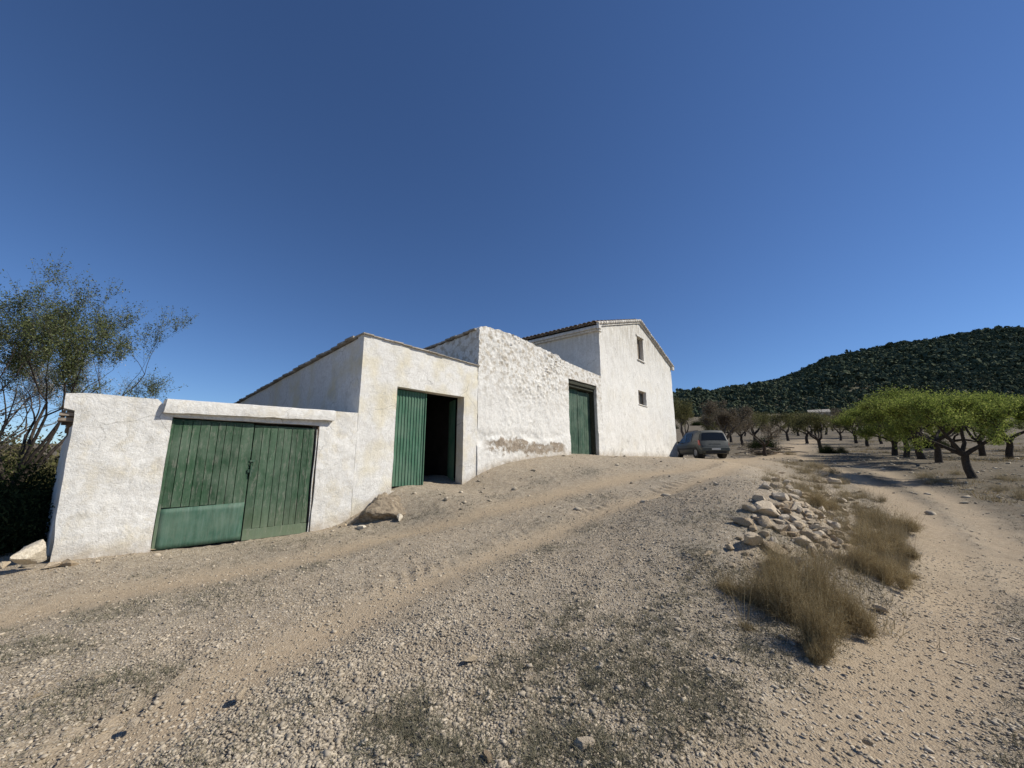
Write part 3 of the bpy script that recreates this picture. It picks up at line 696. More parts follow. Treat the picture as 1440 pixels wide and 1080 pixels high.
# ---------------- farmhouse
Hh = empty('farmhouse', (HO[0], HO[1], .2), pi / 2 - HTH, 'tall white two storey gabled farmhouse with a clay tiled roof', 'farmhouse')
ho = (0, 0, .2)
ht = lin([(0, 6.22), (5.12, 7.74), (10.42, 6.18)])
def b_house(s, z): return .02 * fbm2(s * 1.2, z * 1.2, 4, 2) + .012 * fbm2(s * 7, z * 4, 3, 6) + .03 * sstep(.9, .3, z) * fbm2(s * 1.5 + 3, z * 2, 2, 66)
hw = wall_geo(0, 10.42, -.8, ht, [(4.68, 5.58, 5.55, 6.90), (4.40, 5.55, 3.0, 3.78)], .4, .07, b_house, front, edge=.01, rb=lambda z: .10 * (1 - (z / 6)), seed=33)
hs = wall_geo(.4, 13, -.8, lin([(0, 6.20), (13, 6.20)]), [], .4, .14, b_soft(.02), side(0), edge=.01, seed=35)
hr = wall_geo(.4, 13, -.8, lin([(0, 6.16), (13, 6.16)]), [], .4, .3, b_soft(.02), lambda V: np.stack([10.42 - V[:, 1], V[:, 0], V[:, 2]], -1), seed=36)
hb_ = wall_geo(0, 10.42, -.8, ht, [], .4, .5, b_soft(.0), lambda V: np.stack([V[:, 0], 13.4 - V[:, 1], V[:, 2]], -1), seed=37)
sm(geo_obj('wall', join_geo([hw, hs, hr, hb_]), MW_H, Hh, ho))
# roof: barrel tiles, two slopes
def tile_roof():
    m = MB(); V = []; F = []
    pitch = .24; ny = int(13.9 / pitch); 
    for sidei, (sa, za, sb, zb) in enumerate(((-.30, 6.25, 5.12, 7.90), (10.78, 6.20, 5.12, 7.90))):
        L = math.hypot(sb - sa, zb - za); rows = 14; ux, uz = (sb - sa) / L, (zb - za) / L; nxn, nzn = -uz, ux
        if sidei: nxn, nzn = uz, -ux
        if nzn < 0: nxn, nzn = -nxn, -nzn
        for c in range(ny):
            yc = .10 + c * pitch
            for rr in range(rows):
                a = rr / rows * L + random.uniform(-.015, .015); b = a + L / rows + .05; a -= 0.0
                lift = .0
                for kind, (off, sg, w0) in enumerate(((0, 1, .105), (pitch / 2, -1, .10))):
                    ring = []
                    for tt, ll, ww in ((a, .035, w0), (b, .008, w0 * .8)):
                        for q in range(6):
                            an = pi * q / 5
                            dy = -cos(an) * ww; h = sin(an) * ww * .75 * sg + (.045 if sg > 0 else .055) + ll
                            ring.append((sa + ux * tt + nxn * h, yc + off + dy, za + uz * tt + nzn * h))
                    i0 = len(V); V += ring; F += [(i0 + q, i0 + q + 1, i0 + 7 + q, i0 + 6 + q) for q in range(5)]
    m.add([(x, y, z - .2) for x, y, z in V], F); return m
tr_ = tile_roof().build('roof', M_TILE, Hh, True); tr_.modifiers.new('t', 'SOLIDIFY').thickness = .014
dk = MB()
for sa, za, sb, zb in ((-.20, 6.14, 5.12, 7.76), (5.12, 7.76, 10.62, 6.12)):
    dk.add([(sa, -.08, za - .2), (sb, -.08, zb - .2), (sb, 13.6, zb - .2), (sa, 13.6, za - .2), (sa, -.08, za - .12), (sb, -.08, zb - .12), (sb, 13.6, zb - .12), (sa, 13.6, za - .12)],
           [(0, 1, 2, 3), (7, 6, 5, 4), (0, 4, 5, 1), (1, 5, 6, 2), (2, 6, 7, 3), (3, 7, 4, 0)])
dk.build('roof_deck', MW_H, Hh)
ve = MB(); r = random.Random(2)      # limed verge tiles up both rakes, and eave mouldings
for sa, za, sb, zb, n in ((-.28, 6.27, 5.12, 7.92, 20), (5.12, 7.92, 10.72, 6.22, 20)):
    for k in range(n):
        t0 = k / n; t1 = (k + 1.1) / n; x0 = sa + (sb - sa) * t0; x1 = sa + (sb - sa) * t1; z0 = za + (zb - za) * t0; z1 = za + (zb - za) * t1; j = r.uniform(-.012, .012)
        ve.tube([(x0, -.10 + j, z0 - .21), (x1, -.10 + j, z1 - .20)], .075, 8)
ve.build('verge_tiles', M_TILEW, Hh, True)
cn = MB()
for x0, x1 in ((-.26, .0), (10.44, 10.68)): cn.box(x0, x1, -.02, 13.4, 5.86, 5.965); cn.box(x0 + (.1 if x0 < 0 else 0), x1 - (0 if x0 < 0 else .1), -.02, 13.4, 5.77, 5.858)
cn.box(-.30, -.05, -.16, -.022, 5.80, 5.99); cn.box(-.22, .10, -.12, -.022, 5.70, 5.798); cn.box(10.40, 10.74, -.14, -.022, 5.76, 5.97)
cn.build('cornice', MW_H, Hh, bevel=.015)
w1 = MB(); w1.box(4.69, 4.76, .20, .27, 5.36, 6.69).box(5.50, 5.57, .20, .27, 5.36, 6.69).box(4.76, 5.50, .20, .27, 6.62, 6.69).box(4.76, 5.50, .20, .27, 5.36, 5.43).box(5.10, 5.16, .20, .26, 5.43, 6.62)
win1 = w1.build('window', M_WOODG, Hh, bevel=.004); win1['label'] = 'upper window with grey brown wooden shutters'
planks(MB(), 4.76, 5.10, 5.43, 6.62, .225, 3, 3, t=.02).build('shutter', M_WOODG, win1); planks(MB(), 5.16, 5.50, 5.43, 6.62, .225, 3, 4, t=.02).build('shutter', M_WOODG, win1)
MB().box(4.60, 5.66, -.07, .19, 5.29, 5.345).build('sill', MW_H, win1, bevel=.008)
MB().box(4.55, 5.70, -.05, .0, 6.71, 6.80).build('hood', MW_H, win1, bevel=.01)
w2 = MB(); w2.box(4.41, 4.50, .16, .23, 2.81, 3.57).box(5.45, 5.54, .16, .23, 2.81, 3.57).box(4.50, 5.45, .16, .23, 3.49, 3.57).box(4.50, 5.45, .16, .23, 2.81, 2.89).box(4.95, 5.0, .17, .22, 2.89, 3.49)
win2 = w2.build('window', M_WOODG, Hh, bevel=.004); win2['label'] = 'small lower window with a dark pane'
mg = Mat('window_glass', .12, .5); mg.color((.015, .018, .02)); MB().box(4.50, 5.45, .19, .20, 2.89, 3.49).build('pane', mg.m, win2)
MB().box(4.34, 5.62, -.05, .15, 2.76, 2.798).build('sill', MW_H, win2, bevel=.008)

# ------------------------------------------------------------------ rocks
def rock_mesh(seed, sub=3, flat=.75, cuts=11):
    import bmesh
    r = random.Random(seed); bm = bmesh.new(); bmesh.ops.create_icosphere(bm, subdivisions=sub, radius=1)
    pl = []
    for _ in range(cuts):
        n = Vector((r.gauss(0, 1), r.gauss(0, 1), r.gauss(0, 1))).normalized(); pl.append((n, r.uniform(.38, .74)))
    o = Vector((seed * 3.1, 0, 0))
    for v in bm.verts:
        p = v.co.copy()
        for n, d in pl:
            k = p.dot(n)
            if k > d: p -= n * (k - d) * .97
        p *= 1 + .12 * mn.noise(p * 1.7 + o) + .06 * mn.noise(p * 5 + o) + .03 * mn.noise(p * 11 + o)
        p.z *= flat; v.co = p
    me = bpy.data.meshes.new('rock'); bm.to_mesh(me); bm.free()
    me.polygons.foreach_set('use_smooth', [True] * len(me.polygons)); me.set_sharp_from_angle(angle=radians(17)); return me
ROCKS = [rock_mesh(i + 1, 3, random.uniform(.6, .85)) for i in range(7)]
for me in ROCKS: me.materials.append(M_STONE)
def rock(px, py, wpx, label, group='stones heaped on the bank', asp=.75, mat=None, sink=.25, name='rock', tall=1.0, tilt=.35, lift=0):
    x, y = spot(px, py); d = y / ray(px, py)[1]; w = wpx / FPX * d * .5
    me = random.choice(ROCKS)
    if mat:
        me = me.copy(); me.materials.clear(); me.materials.append(mat)
    o = bpy.data.objects.new(name, me); COL.objects.link(o)
    h = w * asp * tall
    o.scale = (w * 1.1, w * random.uniform(.75, 1.0), h * 1.2); o.rotation_euler = (random.uniform(-tilt, tilt), random.uniform(-tilt, tilt), random.uniform(0, 6.3))
    o.location = (x, y + w * .3, float(H0(x, y)) + h * (1 - sink) * .75 + lift)
    return tag(o, label, 'rock', group)
# large loose blocks by the left end of the garage
rock(32, 806, 46, 'big pale whitewashed block lying left of the garage corner', None, 1.25, M_STONEW, -.15, tilt=.08)
rock(31, 790, 8, 'small upright pale stone standing on the big pale block', None, 1.6, M_STONEW, 0, tilt=.05, lift=.12)
rock(68, 800, 26, 'tan stone wedged between the pale block and the garage corner', None, .5, None, .2)
rock(92, 798, 26, 'grey stone at the very foot of the garage corner', None, .6, None, .2)
rock(-2, 800, 22, 'ochre stone at the left edge beyond the pale block', None, .7, None, .1)
rock(52, 792, 22, 'dark stone in the shade behind the pale block', None, .6, None, .1)
rock(200, 777, 34, 'flat thin slab lying at the left foot of the garage door', None, .22, None, .0, tilt=.05)
rock(132, 793, 14, 'small pale stone lying in front of the garage wall', None, .5)
# the heap on the bank: (x, y of foot, width)
HEAP = [(1078, 690, 26, 'round stone at the top end of the heap'), (1093, 688, 18, 'small ochre stone beside the topmost round stone'), (1109, 686, 17, 'brown stone at the top right of the heap'),
        (1073, 709, 24, 'pale blocky stone just below the top of the heap'), (1084, 728, 46, 'largest pale boulder in the middle of the heap'), (1056, 722, 24, 'pale tan stone left of the largest boulder'),
        (1046, 742, 30, 'dark sided stone on the left edge of the heap'), (1061, 748, 20, 'small round stone in front of the dark sided stone'), (1079, 744, 32, 'ochre boulder below the largest pale boulder'),
        (1102, 706, 30, None), (1118, 702, 18, None), (1127, 712, 16, None), (1108, 726, 22, None), (1120, 738, 20, None), (1100, 752, 30, None), (1126, 745, 22, None), (1078, 758, 20, None), (1118, 757, 20, None),
        (1134, 727, 16, None), (1142, 740, 18, None), (1150, 748, 24, None), (1130, 768, 34, 'long stone with a light face in the lower half of the heap'), (1112, 778, 26, None), (1150, 764, 22, None), (1146, 783, 20, None),
        (1062, 773, 40, 'long brown slab slanting below the left side of the heap'), (1095, 784, 34, 'wide ochre slab just above the dry bushes'), (1125, 797, 24, None), (1142, 806, 16, None), (1154, 800, 14, None),
        (1165, 772, 18, None), (1176, 760, 14, None), (1196, 778, 24, 'pointed pale stone at the right of the heap beside dry grass'), (1172, 741, 16, None), (1158, 722, 18, None), (1146, 712, 14, None), (1130, 698, 12, None),
        (1165, 700, 14, None), (1040, 760, 12, None), (1028, 775, 16, None), (1048, 785, 12, None), (1107, 741, 16, None), (1090, 768, 22, None), (1186, 795, 14, None), (1140, 753, 14, None), (1068, 735, 14, None), (1098, 718, 18, None), (1113, 714, 16, None)]
for x, y, w, lab in HEAP:
    if lab: rock(x, y, w, lab)
    else: rock(x, y, w, 'middling rough tan stone among the others of the heap', 'unremarkable stones of the heap')
for x, y, w, lab in ((995, 784, 20, 'oval pale stone lying alone left of the heap'), (1030, 800, 18, 'flat white stone left of the dry bushes'), (1012, 796, 14, None), (1008, 803, 12, None), (1020, 809, 12, None),
                     (1033, 848, 10, None), (1242, 861, 20, 'pale pointed stone on the grass edge right of the bushes'), (1198, 704, 16, 'pale stone in the dry grass above the heap'), (1206, 709, 12, None), (1222, 716, 18, 'long white stone in the grass right of the heap top'),
                     (1160, 671, 18, 'long white splinter stone on the crest beyond the heap'), (1101, 667, 10, None), (983, 679, 8, None), (1128, 649, 10, None)):
    rock(x, y, w, lab or 'small pale stone lying loose beside the heap', 'loose pale stones around the heap' if not lab else 'single stones around the heap', .5)
for x, y, w, lab in ((659, 934, 22, 'knobbly pale stone between the wheel tracks'), (336, 985, 22, 'grey stone on the drive near the left foreground'), (184, 1024, 22, 'angular grey stone far down the left foreground'),
                     (822, 1064, 34, 'rounded grey stone at the bottom edge of the picture'), (882, 1003, 14, 'small upright pale stone in the foreground scrub'), (936, 1052, 20, 'pale stone near the bottom beside the path edge'),
                     (958, 1040, 26, 'yellow tan stone on the edge of the right track'), (919, 862, 12, 'round grey pebble on the drive slope'), (1023, 1002, 20, 'weathered pale stone on the path margin'), (888, 933, 14, 'dark round stone in the scrub'),
                     (686, 1074, 22, 'pale tan stone at the lower edge of the gravel heap'), (1140, 1030, 12, 'dark pebble on the right track'), (1222, 1050, 14, 'pale flat stone low on the right track'), (1198, 946, 12, 'tan flat stone near the bend of the right track'),
                     (50, 985, 14, 'pale pebble at the left edge of the drive'), (137, 957, 16, 'dark tan stone lying on the left drive')):
    rock(x, y, w, lab, 'single stones on the drive', .65)

r = random.Random(21)
for k in range(110):
    t = r.random(); cx = 1085 + 95 * t + r.gauss(0, 26); cy = 700 + 85 * t + r.gauss(0, 26) - 12
    if cx < 1020 or cx > 1215 or cy < 672 or cy > 815: continue
    rock(cx, cy, r.uniform(8, 19), 'small angular tan stone among the rubble of the bank', 'small rubble stones on the bank', .7, sink=.35, tilt=.6)
for k in range(46):
    t = r.random(); cx = 1120 + 85 * t + r.gauss(0, 16); cy = 712 + 78 * t + r.gauss(0, 14)
    rock(cx, cy, r.uniform(15, 30), 'rough tan block half buried in the right flank of the heap', 'half buried blocks on the right flank of the heap', .7, sink=.4, tilt=.6)
for k in range(34):
    x, y = r.uniform(1110, 1260), r.uniform(660, 770)
    if y - 660 < (x - 1150) * .45: continue
    rock(x, y, r.uniform(6, 12), 'small angular tan stone among the rubble of the bank', 'small rubble stones on the bank', .5, sink=.4, tilt=.6)
# dark eroded block between garage and barn
def bank_block():
    me = rock_mesh(57, 5, 1.0, 16)
    for v in me.vertices:
        p = v.co.copy(); k = 1 + .22 * mn.noise(p * 2.1) + .12 * mn.noise(p * 6) + .05 * mn.noise(p * 14)
        v.co = Vector((p.x * .92 * k + .1, p.y * .66 * k, p.z * .50 * k + .10 * p.x))
    me.materials.append(M_EARTH)
    o = bpy.data.objects.new('earth_block', me); COL.objects.link(o); p = fac(5.02, .40); o.location = (p[0], p[1], -1.16); o.rotation_euler = (0, 0, pi / 2 - TH)
    tag(o, 'jagged lump of brown earth and rubble between the garage and the barn', 'earth lump')
bank_block()
rock(560, 735, 18, 'pale broken stone on the right flank of the dark earth lump', None, 1.0, M_STONEW, .0)
rock(549, 722, 12, 'small white stone high on the dark earth lump', None, 1.0, M_STONEW, 0, lift=.12)
rock(508, 745, 16, 'white chip of stone at the foot of the dark earth lump', None, .5, M_STONEW, .1)
rock(482, 742, 14, 'small tan stone between garage wall and dark earth lump', None, .6)

# ------------------------------------------------------------------ dry bushes and grass
def clump_mesh(seed, n=900, rad=.5, h0=.5, h1=1.0, w=.006, mat=None, lean=.35, twigs=5):
    """dome of thin arching stems with short side twigs; about 1 m wide and 1 m high"""
    R = np.random.default_rng(seed); segs = 4
    k = 9; cen = np.c_[R.normal(0, .30, k), R.normal(0, .30, k)]; ci = R.integers(0, k, n)
    hk = (.55 + .5 * R.random(k)) * np.exp(-(np.hypot(cen[:, 0], cen[:, 1]) / .75) ** 2)
    base = np.c_[cen[ci] + R.normal(0, .07, (n, 2)), np.full(n, -.05)]
    a = R.uniform(0, 2 * pi, n); out = np.abs(R.normal(0, lean, n)); L = hk[ci] * R.uniform(h0, h1, n)
    d = np.stack([np.cos(a) * out, np.sin(a) * out, np.ones(n)], -1); d /= np.linalg.norm(d, axis=1)[:, None]
    pts = [base]; p = base
    for j in range(segs):
        d = d + R.normal(0, .25, (n, 3)) + np.array([0, 0, -.10 * j]) * out[:, None]; d /= np.linalg.norm(d, axis=1)[:, None]
        p = p + d * (L / segs)[:, None]; pts.append(p)
    side = R.normal(0, 1, (n, 3)); side /= np.linalg.norm(side, axis=1)[:, None]
    V = np.stack(sum([[q - side * w * (1 - .8 * j / segs), q + side * w * (1 - .8 * j / segs)] for j, q in enumerate(pts)], []), 1); m = 2 * (segs + 1)
    F = np.array([[2 * j, 2 * j + 1, 2 * j + 3, 2 * j + 2] for j in range(segs)]); F = (F[None] + (np.arange(n) * m)[:, None, None]).reshape(-1, 4); parts = [(V.reshape(-1, 3), F)]
    if twigs:
        P = np.stack(pts, 1); nt = n * twigs; i = R.integers(0, n, nt); t = R.uniform(1.2, segs, nt); j = np.minimum(t.astype(int), segs - 1); fr = (t - j)[:, None]
        q = P[i, j] * (1 - fr) + P[i, j + 1] * fr; dd = R.normal(0, 1, (nt, 3)) + np.array([0, 0, .5]); dd /= np.linalg.norm(dd, axis=1)[:, None]; l = (R.uniform(.03, .11, nt) * h1)[:, None]
        sd = np.cross(dd, R.normal(0, 1, (nt, 3))); sd /= np.linalg.norm(sd, axis=1)[:, None]
        V2 = np.stack([q - sd * w * .6, q + sd * w * .6, q + dd * l + sd * w * .25, q + dd * l - sd * w * .25], 1).reshape(-1, 3); parts.append((V2, np.arange(4 * nt).reshape(nt, 4)))
    ns = max(20, n // 16); cs = np.c_[cen[R.integers(0, k, ns)] + R.normal(0, .10, (ns, 2)), np.zeros(ns)]
    parts.append(blades(cs, 1, .05, .8 * h1, 1.18 * h1, w * .9, .30, .5, seed=seed + 500, segs=4))
    V, F = join_geo(parts); me_o = npmesh('dry_bush', V, F, mat or M_DRY); me = me_o.data; bpy.data.objects.remove(me_o); return me
CL = [clump_mesh(i + 3, 1500, .5, .5, 1.2, .0034, M_DRY, .8, 8) for i in range(4)]; CLT = [clump_mesh(i + 30, 420, .5, .4, 1.2, .0050, M_DRYL, .45, 2) for i in range(3)]
def bush(px, py, wpx, hpx, label, group='dry bushes on the stony bank', pool=CL, name='dry_bush', cat='dry bush'):
    x, y = spot(px, py); d = y / ray(px, py)[1]; w = wpx / FPX * d * .5; h = hpx / FPX * d
    o = bpy.data.objects.new(name, random.choice(pool)); COL.objects.link(o); o.location = (x, y, float(H0(x, y))); o.scale = (w * 1.25, w * 1.15, h * 1.0); o.rotation_euler = (0, 0, random.uniform(0, 6.3))
    return tag(o, label, cat, group)
bush(1100, 872, 110, 100, 'largest dry brown bush at the foot of the stone heap'); bush(1068, 850, 70, 70, 'dry bush on the left, overlapping the largest brown bush')
bush(1145, 912, 85, 105, 'low dense bush hanging over the lower tip of the bank'); bush(1180, 880, 80, 90, 'brown bush to the right of the lowest bush'); bush(1140, 850, 90, 100, 'brown bush behind the lowest two bushes')
bush(1095, 810, 60, 60, 'small bush leaning on the ochre slab of the heap'); bush(1240, 818, 66, 56, 'dry bush at the bend of the right hand track')
bush(1205, 800, 60, 60, 'thin dry bush just below the pointed stone'); bush(1152, 715, 48, 44, 'olive brown round bush above the heap', ); bush(1228, 765, 50, 46, 'tall dry bush on the right shoulder of the bank')
bush(1262, 782, 44, 42, 'narrow dry bush beside the right hand track')
bush(1025, 832, 40, 30, 'small brown tuft at the left foot of the heap')
for x, y, w, h in ((1150, 688, 36, 20), (1190, 700, 30, 22), (1205, 722, 34, 24), (1228, 728, 36, 26), (1240, 745, 36, 28), (1170, 665, 26, 20), (1150, 657, 24, 16), (1185, 680, 26, 20), (1210, 700, 28, 20), (1255, 760, 30, 30), (1270, 800, 34, 34), (1225, 790, 36, 34), (1120, 675, 24, 14), (1246, 800, 34, 34), (1130, 665, 24, 16), (1235, 705, 24, 16)):
    bush(x, y, w * 1.25, h, 'thin tuft of pale dry grass on the crest of the bank', 'tufts of dry grass along the bank', CLT, 'grass_tuft', 'grass tuft')
for x, y, w, h, l in ((1215, 770, 60, 62, 'golden dry bush in the middle of the right shoulder of the bank'), (1248, 775, 56, 66, 'tall golden dry bush above the bend of the track'), (1272, 745, 46, 44, 'golden dry bush at the outer edge of the bank'), (1200, 745, 46, 40, 'low golden bush among the white stones right of the heap'), (1175, 720, 44, 34, 'low golden bush right of the olive brown bush'), (1235, 735, 50, 46, 'golden bush above the tall dry bushes of the bank'), (1160, 690, 40, 30, 'low golden bush on the crest beyond the heap'), (1262, 812, 44, 40, 'small bush right at the inner edge of the track bend')):
    if x < 1205 or y < 735: continue
    bush(x, y, w * 1.1, h * .75, l)
r2 = random.Random(5)
for k in range(42):
    t = r2.random(); x = 1115 + 150 * t + r2.gauss(0, 22); y = 672 + 120 * t + r2.gauss(0, 16)
    if x > 1290: continue
    bush(x, y, r2.uniform(18, 34), r2.uniform(12, 26), 'thin tuft of pale dry grass on the crest of the bank', 'tufts of dry grass along the bank', CLT, 'grass_tuft', 'grass tuft')
for x, y, w, h in ((1320, 680, 44, 22), (1300, 672, 30, 14), (1432, 700, 50, 28), (1405, 690, 40, 20), (1350, 668, 30, 12), (1415, 676, 40, 18)):
    bush(x, y, w, h, 'low tuft of dry weeds beneath the orchard trees', 'dry weeds in the orchard', CLT, 'weed_tuft', 'weed tuft')
def bank_grass():
    n = 9000; x = RNG.uniform(2, 14, n * 6); y = RNG.uniform(3.6, 18, n * 6)
    P = np.array([(2.6, 4.2), (4.2, 5.6), (5.7, 7.6), (7.2, 10.2), (9, 13.2), (12, 17)])
    d = dpath(x, y, P); k = RNG.random(n * 6) < np.exp(-(d / .5) ** 2) * sstep(.0, .5, fbm2(x * 1.5, y * 1.5, 3, 91)); x = x[k][:n]; y = y[k][:n]
    V, F = blades(np.c_[x, y, H(x, y) - .01], 6, .05, .05, .20, .003, .55, .5, seed=8)
    tag(npmesh('dry_grass', V, F, M_DRYL), kind='stuff')
    n = 2600; x = RNG.uniform(12, 60, n * 8); y = RNG.uniform(9, 60, n * 8); k = (x > 10 + .1 * y) & (RNG.random(n * 8) < sstep(.1, .5, fbm2(x * .5, y * .5, 3, 93))) & (masks(x, y)[0] < .2); x = x[k][:n]; y = y[k][:n]
    V, F = blades(np.c_[x, y, H(x, y) - .02], 10, .16, .06, .24, .008, .6, .5, seed=9)
    tag(npmesh('orchard_weeds', V, F, M_DRY), kind='stuff')
bank_grass()

# ------------------------------------------------------------------ trees
def grow(seed, trunk_h, trunk_r, limbs, spread, top, levels=4, lean=(0, 0), upb=.25, leaf_levels=2, curve=.25, ltip=.45, shrink=.72, up0=.35, limb_r=.62, kids=2, side=1.0):
    """returns branch MB and list of (point, dir) leaf sites"""
    r = random.Random(seed); m = MB(); sites = []
    base = Vector((0, 0, -.15)); p = base.copy(); pts = [p.copy()]; rad = [trunk_r * 1.35]
    for k in range(4):
        p = p + Vector((lean[0] / 4 + r.uniform(-.06, .06), lean[1] / 4 + r.uniform(-.06, .06), (trunk_h + .15) / 4)); pts.append(p.copy()); rad.append(trunk_r * (1.05 - .08 * k))
    m.tube(pts, rad, 10)
    def branch(p, d, L, R, lev):
        n = 4; pts = [p - d * R * .6]; rad = [R]; q = p.copy(); dd = d.copy()
        for k in range(n):
            dd = (dd + Vector((r.gauss(0, curve), r.gauss(0, curve), r.gauss(0, curve * .7) + upb * .3))).normalized()
            if q.z > top * .9: dd.z *= .35; dd.normalize()
            q = q + dd * L / n; pts.append(q.copy()); rad.append(R * (1 - .12 * (k + 1)))
            if lev <= leaf_levels: sites.append((q.copy(), dd.copy(), lev))
            if lev >= 1 and k in (1, 2) and lev <= levels - 1 and r.random() < side:
                for _ in range(1 if lev > 1 else 2):
                    a = Vector((r.gauss(0, 1), r.gauss(0, 1), r.gauss(.2, .7))).normalized(); nd = (dd * .6 + a * .75).normalized(); branch(q.copy(), nd, L * shrink * r.uniform(.6, .95), rad[-1] * .55, lev - 1)
        m.tube(pts, rad, 7 if lev >= 3 else (5 if lev == 2 else 3), cap=False)
        if lev > 0:
            for _ in range(kids if lev > 1 else 3):
                a = Vector((r.gauss(0, 1), r.gauss(0, 1), r.gauss(.1, .6))).normalized(); nd = (dd * .75 + a * .6).normalized(); branch(q.copy(), nd, L * shrink * r.uniform(.7, 1.05), rad[-1] * .75, lev - 1)
    for i in range(limbs):
        a = 2 * pi * (i + r.uniform(-.25, .25)) / limbs + seed; d = Vector((cos(a) * spread, sin(a) * spread, up0 + r.uniform(-.1, .2))).normalized()
        branch(pts[-1].copy(), d, ltip * r.uniform(.9, 1.15), trunk_r * limb_r, levels)
    return m, sites
def shoots(m, sites, lev, n, L, R0, seed, up=1.0, wid=.006):
    """thin upright twigs from the outer branches; returns extra leaf sites along them"""
    r = random.Random(seed); out = []
    for q, d, l in sites:
        if l > lev: continue
        for _ in range(n):
            a = Vector((r.gauss(0, .55), r.gauss(0, .55), up)) + d * .5; a.normalize(); LL = L * r.uniform(.4, 1.2); e = q + a * LL + Vector((r.gauss(0, .04), r.gauss(0, .04), 0))
            s_ = a.cross(Vector((r.gauss(0, 1), r.gauss(0, 1), 0))).normalized() * wid
            m.add([q - s_, q + s_, e + s_ * .3, e - s_ * .3], [(0, 1, 2, 3)])
            for k in range(4): out.append((q.lerp(e, (k + .7) / 4.2), a, 0))
    return out
def leaves(sites, per, spread, size, seed, shoot=0.0):
    R = np.random.default_rng(seed); P = np.array([list(s[0]) for s in sites]); D = np.array([list(s[1]) for s in sites])
    P = np.repeat(P, per, 0); n = len(P); P = P + R.normal(0, spread, (n, 3)) + (np.array([0, 0, 1]) * (shoot * R.random(n) ** 2)[:, None] if shoot else 0)
    u = R.normal(0, 1, (n, 3)); u /= np.linalg.norm(u, axis=1)[:, None]; v = np.cross(u, R.normal(0, 1, (n, 3))); v /= np.linalg.norm(v, axis=1)[:, None]
    s = (size * R.uniform(.6, 1.4, n))[:, None]
    V = np.stack([P - u * s, P + v * s * .38, P + u * s, P - v * s * .38], 1).reshape(-1, 3); F = np.arange(4 * n).reshape(n, 4)
    return V, F
def tree(name, loc, rz, sc, parts, label, cat, group=None):
    t = empty(name, loc, rz, label, cat, group); t.scale = (sc * random.uniform(.9, 1.05), sc * random.uniform(.9, 1.05), sc * random.uniform(.94, 1.12))
    for nm, me in parts:
        o = bpy.data.objects.new(nm, me); COL.objects.link(o); o.parent = t
    return t
def tree_kind(seed, leafm, barkm, per, lsp, size, shoot=0, extra=None, shoot_spec=None, **kw):
    m, s = grow(seed, **kw)
    if shoot_spec: s = (s if shoot_spec.get('keep', True) else []) + shoots(m, s, shoot_spec['lev'], shoot_spec['n'], shoot_spec['L'], 0, seed, shoot_spec.get('up', 1.0), shoot_spec.get('wid', .006))
    o = m.build('trunk', barkm, None, True); tm = o.data; bpy.data.objects.remove(o)
    print('TREE', seed, 'sites', len(s), 'faces', len(m.f))
    V, F = leaves(s, per, lsp, size, seed, shoot); o = npmesh('crown', V, F, leafm); cm = o.data; bpy.data.objects.remove(o)
    r = [('trunk', tm), ('crown', cm)]
    if extra:
        s2 = [x for x in s if random.random() < extra[1]]; V, F = leaves(s2, extra[2], lsp, extra[3], seed + 1); o = npmesh('blossom', V, F, extra[0]); r.append(('blossom', o.data)); bpy.data.objects.remove(o)
    return r
ALM = dict(trunk_h=.9, trunk_r=.15, limbs=4, spread=1.0, top=2.9, levels=4, ltip=1.2, upb=.30, shrink=.70, up0=.62, side=.55, curve=.28)
SHG = dict(lev=1, n=1, L=.72, keep=False, up=.55)
GREEN = [tree_kind(sd, M_LF_G, M_BARK, 4, .06, .040, 0, shoot_spec=SHG, lean=ln, **ALM) for sd, ln in ((11, (.08, 0)), (12, (-.15, .1)), (17, (.1, -.1)), (13, (.0, .1)), (15, (.1, .1)))]
def put(kind, x, y, sc, label, group, name='almond_tree', cat='tree', rz=None):
    return tree(name, (x, y, float(H0(x, y)) - .03), random.uniform(0, 6.3) if rz is None else rz, sc, kind, label, cat, group)
gr_ = 'leafy green orchard trees'
px, py = 16.78, 14.6
put(GREEN[0], 16.6, 14.6, .95, 'nearest bright green almond tree with a thick leaning trunk at the right', gr_, rz=2.4).scale = (.84, .84, .95)
put(GREEN[1], 20.2, 19.0, 1.0, 'second bright green tree from the right, forked low behind the nearest', gr_, rz=1.1)
for x, y, g, l in ((22.0, 21.6, 2, 'third bright green tree in the row going away'), (23.9, 24.3, 0, 'fourth bright green tree in the row going away'), (26.0, 27.2, 1, 'fifth bright green tree in the row going away'), (29.2, 30.6, 2, 'sixth bright green tree, at the far left end of the green row'), (27.5, 22.2, 1, 'green tree at the right edge, its low trunk beyond the nearest tree')):
    put(GREEN[g], x, y, random.uniform(.95, 1.08), l, gr_)
for x, y in ((30.5, 26), (33, 30), (38, 36), (25.5, 14.5), (36, 25), (41, 38), (43, 31)): put(random.choice(GREEN), x, y, random.uniform(.9, 1.1), 'green almond tree hidden in the rows behind the front trees', 'green trees deeper in the orchard')
OLV = [tree_kind(21, M_LF_O, M_BARK, 3, .16, .055, .1, lean=(.1, 0), **ALM), tree_kind(22, M_LF_B, M_BARK, 2, .16, .055, .1, lean=(-.1, 0), **ALM), tree_kind(25, M_LF_O, M_BARK, 2, .16, .055, .1, lean=(0, .1), **ALM)]
put(OLV[0], 26.3, 34, 1.05, 'olive green tree with dark twin trunks beside the bend of the far road', 'dull orchard trees beyond the drive')
def ratio(px): return (px - 720) / 562.0
k = 0
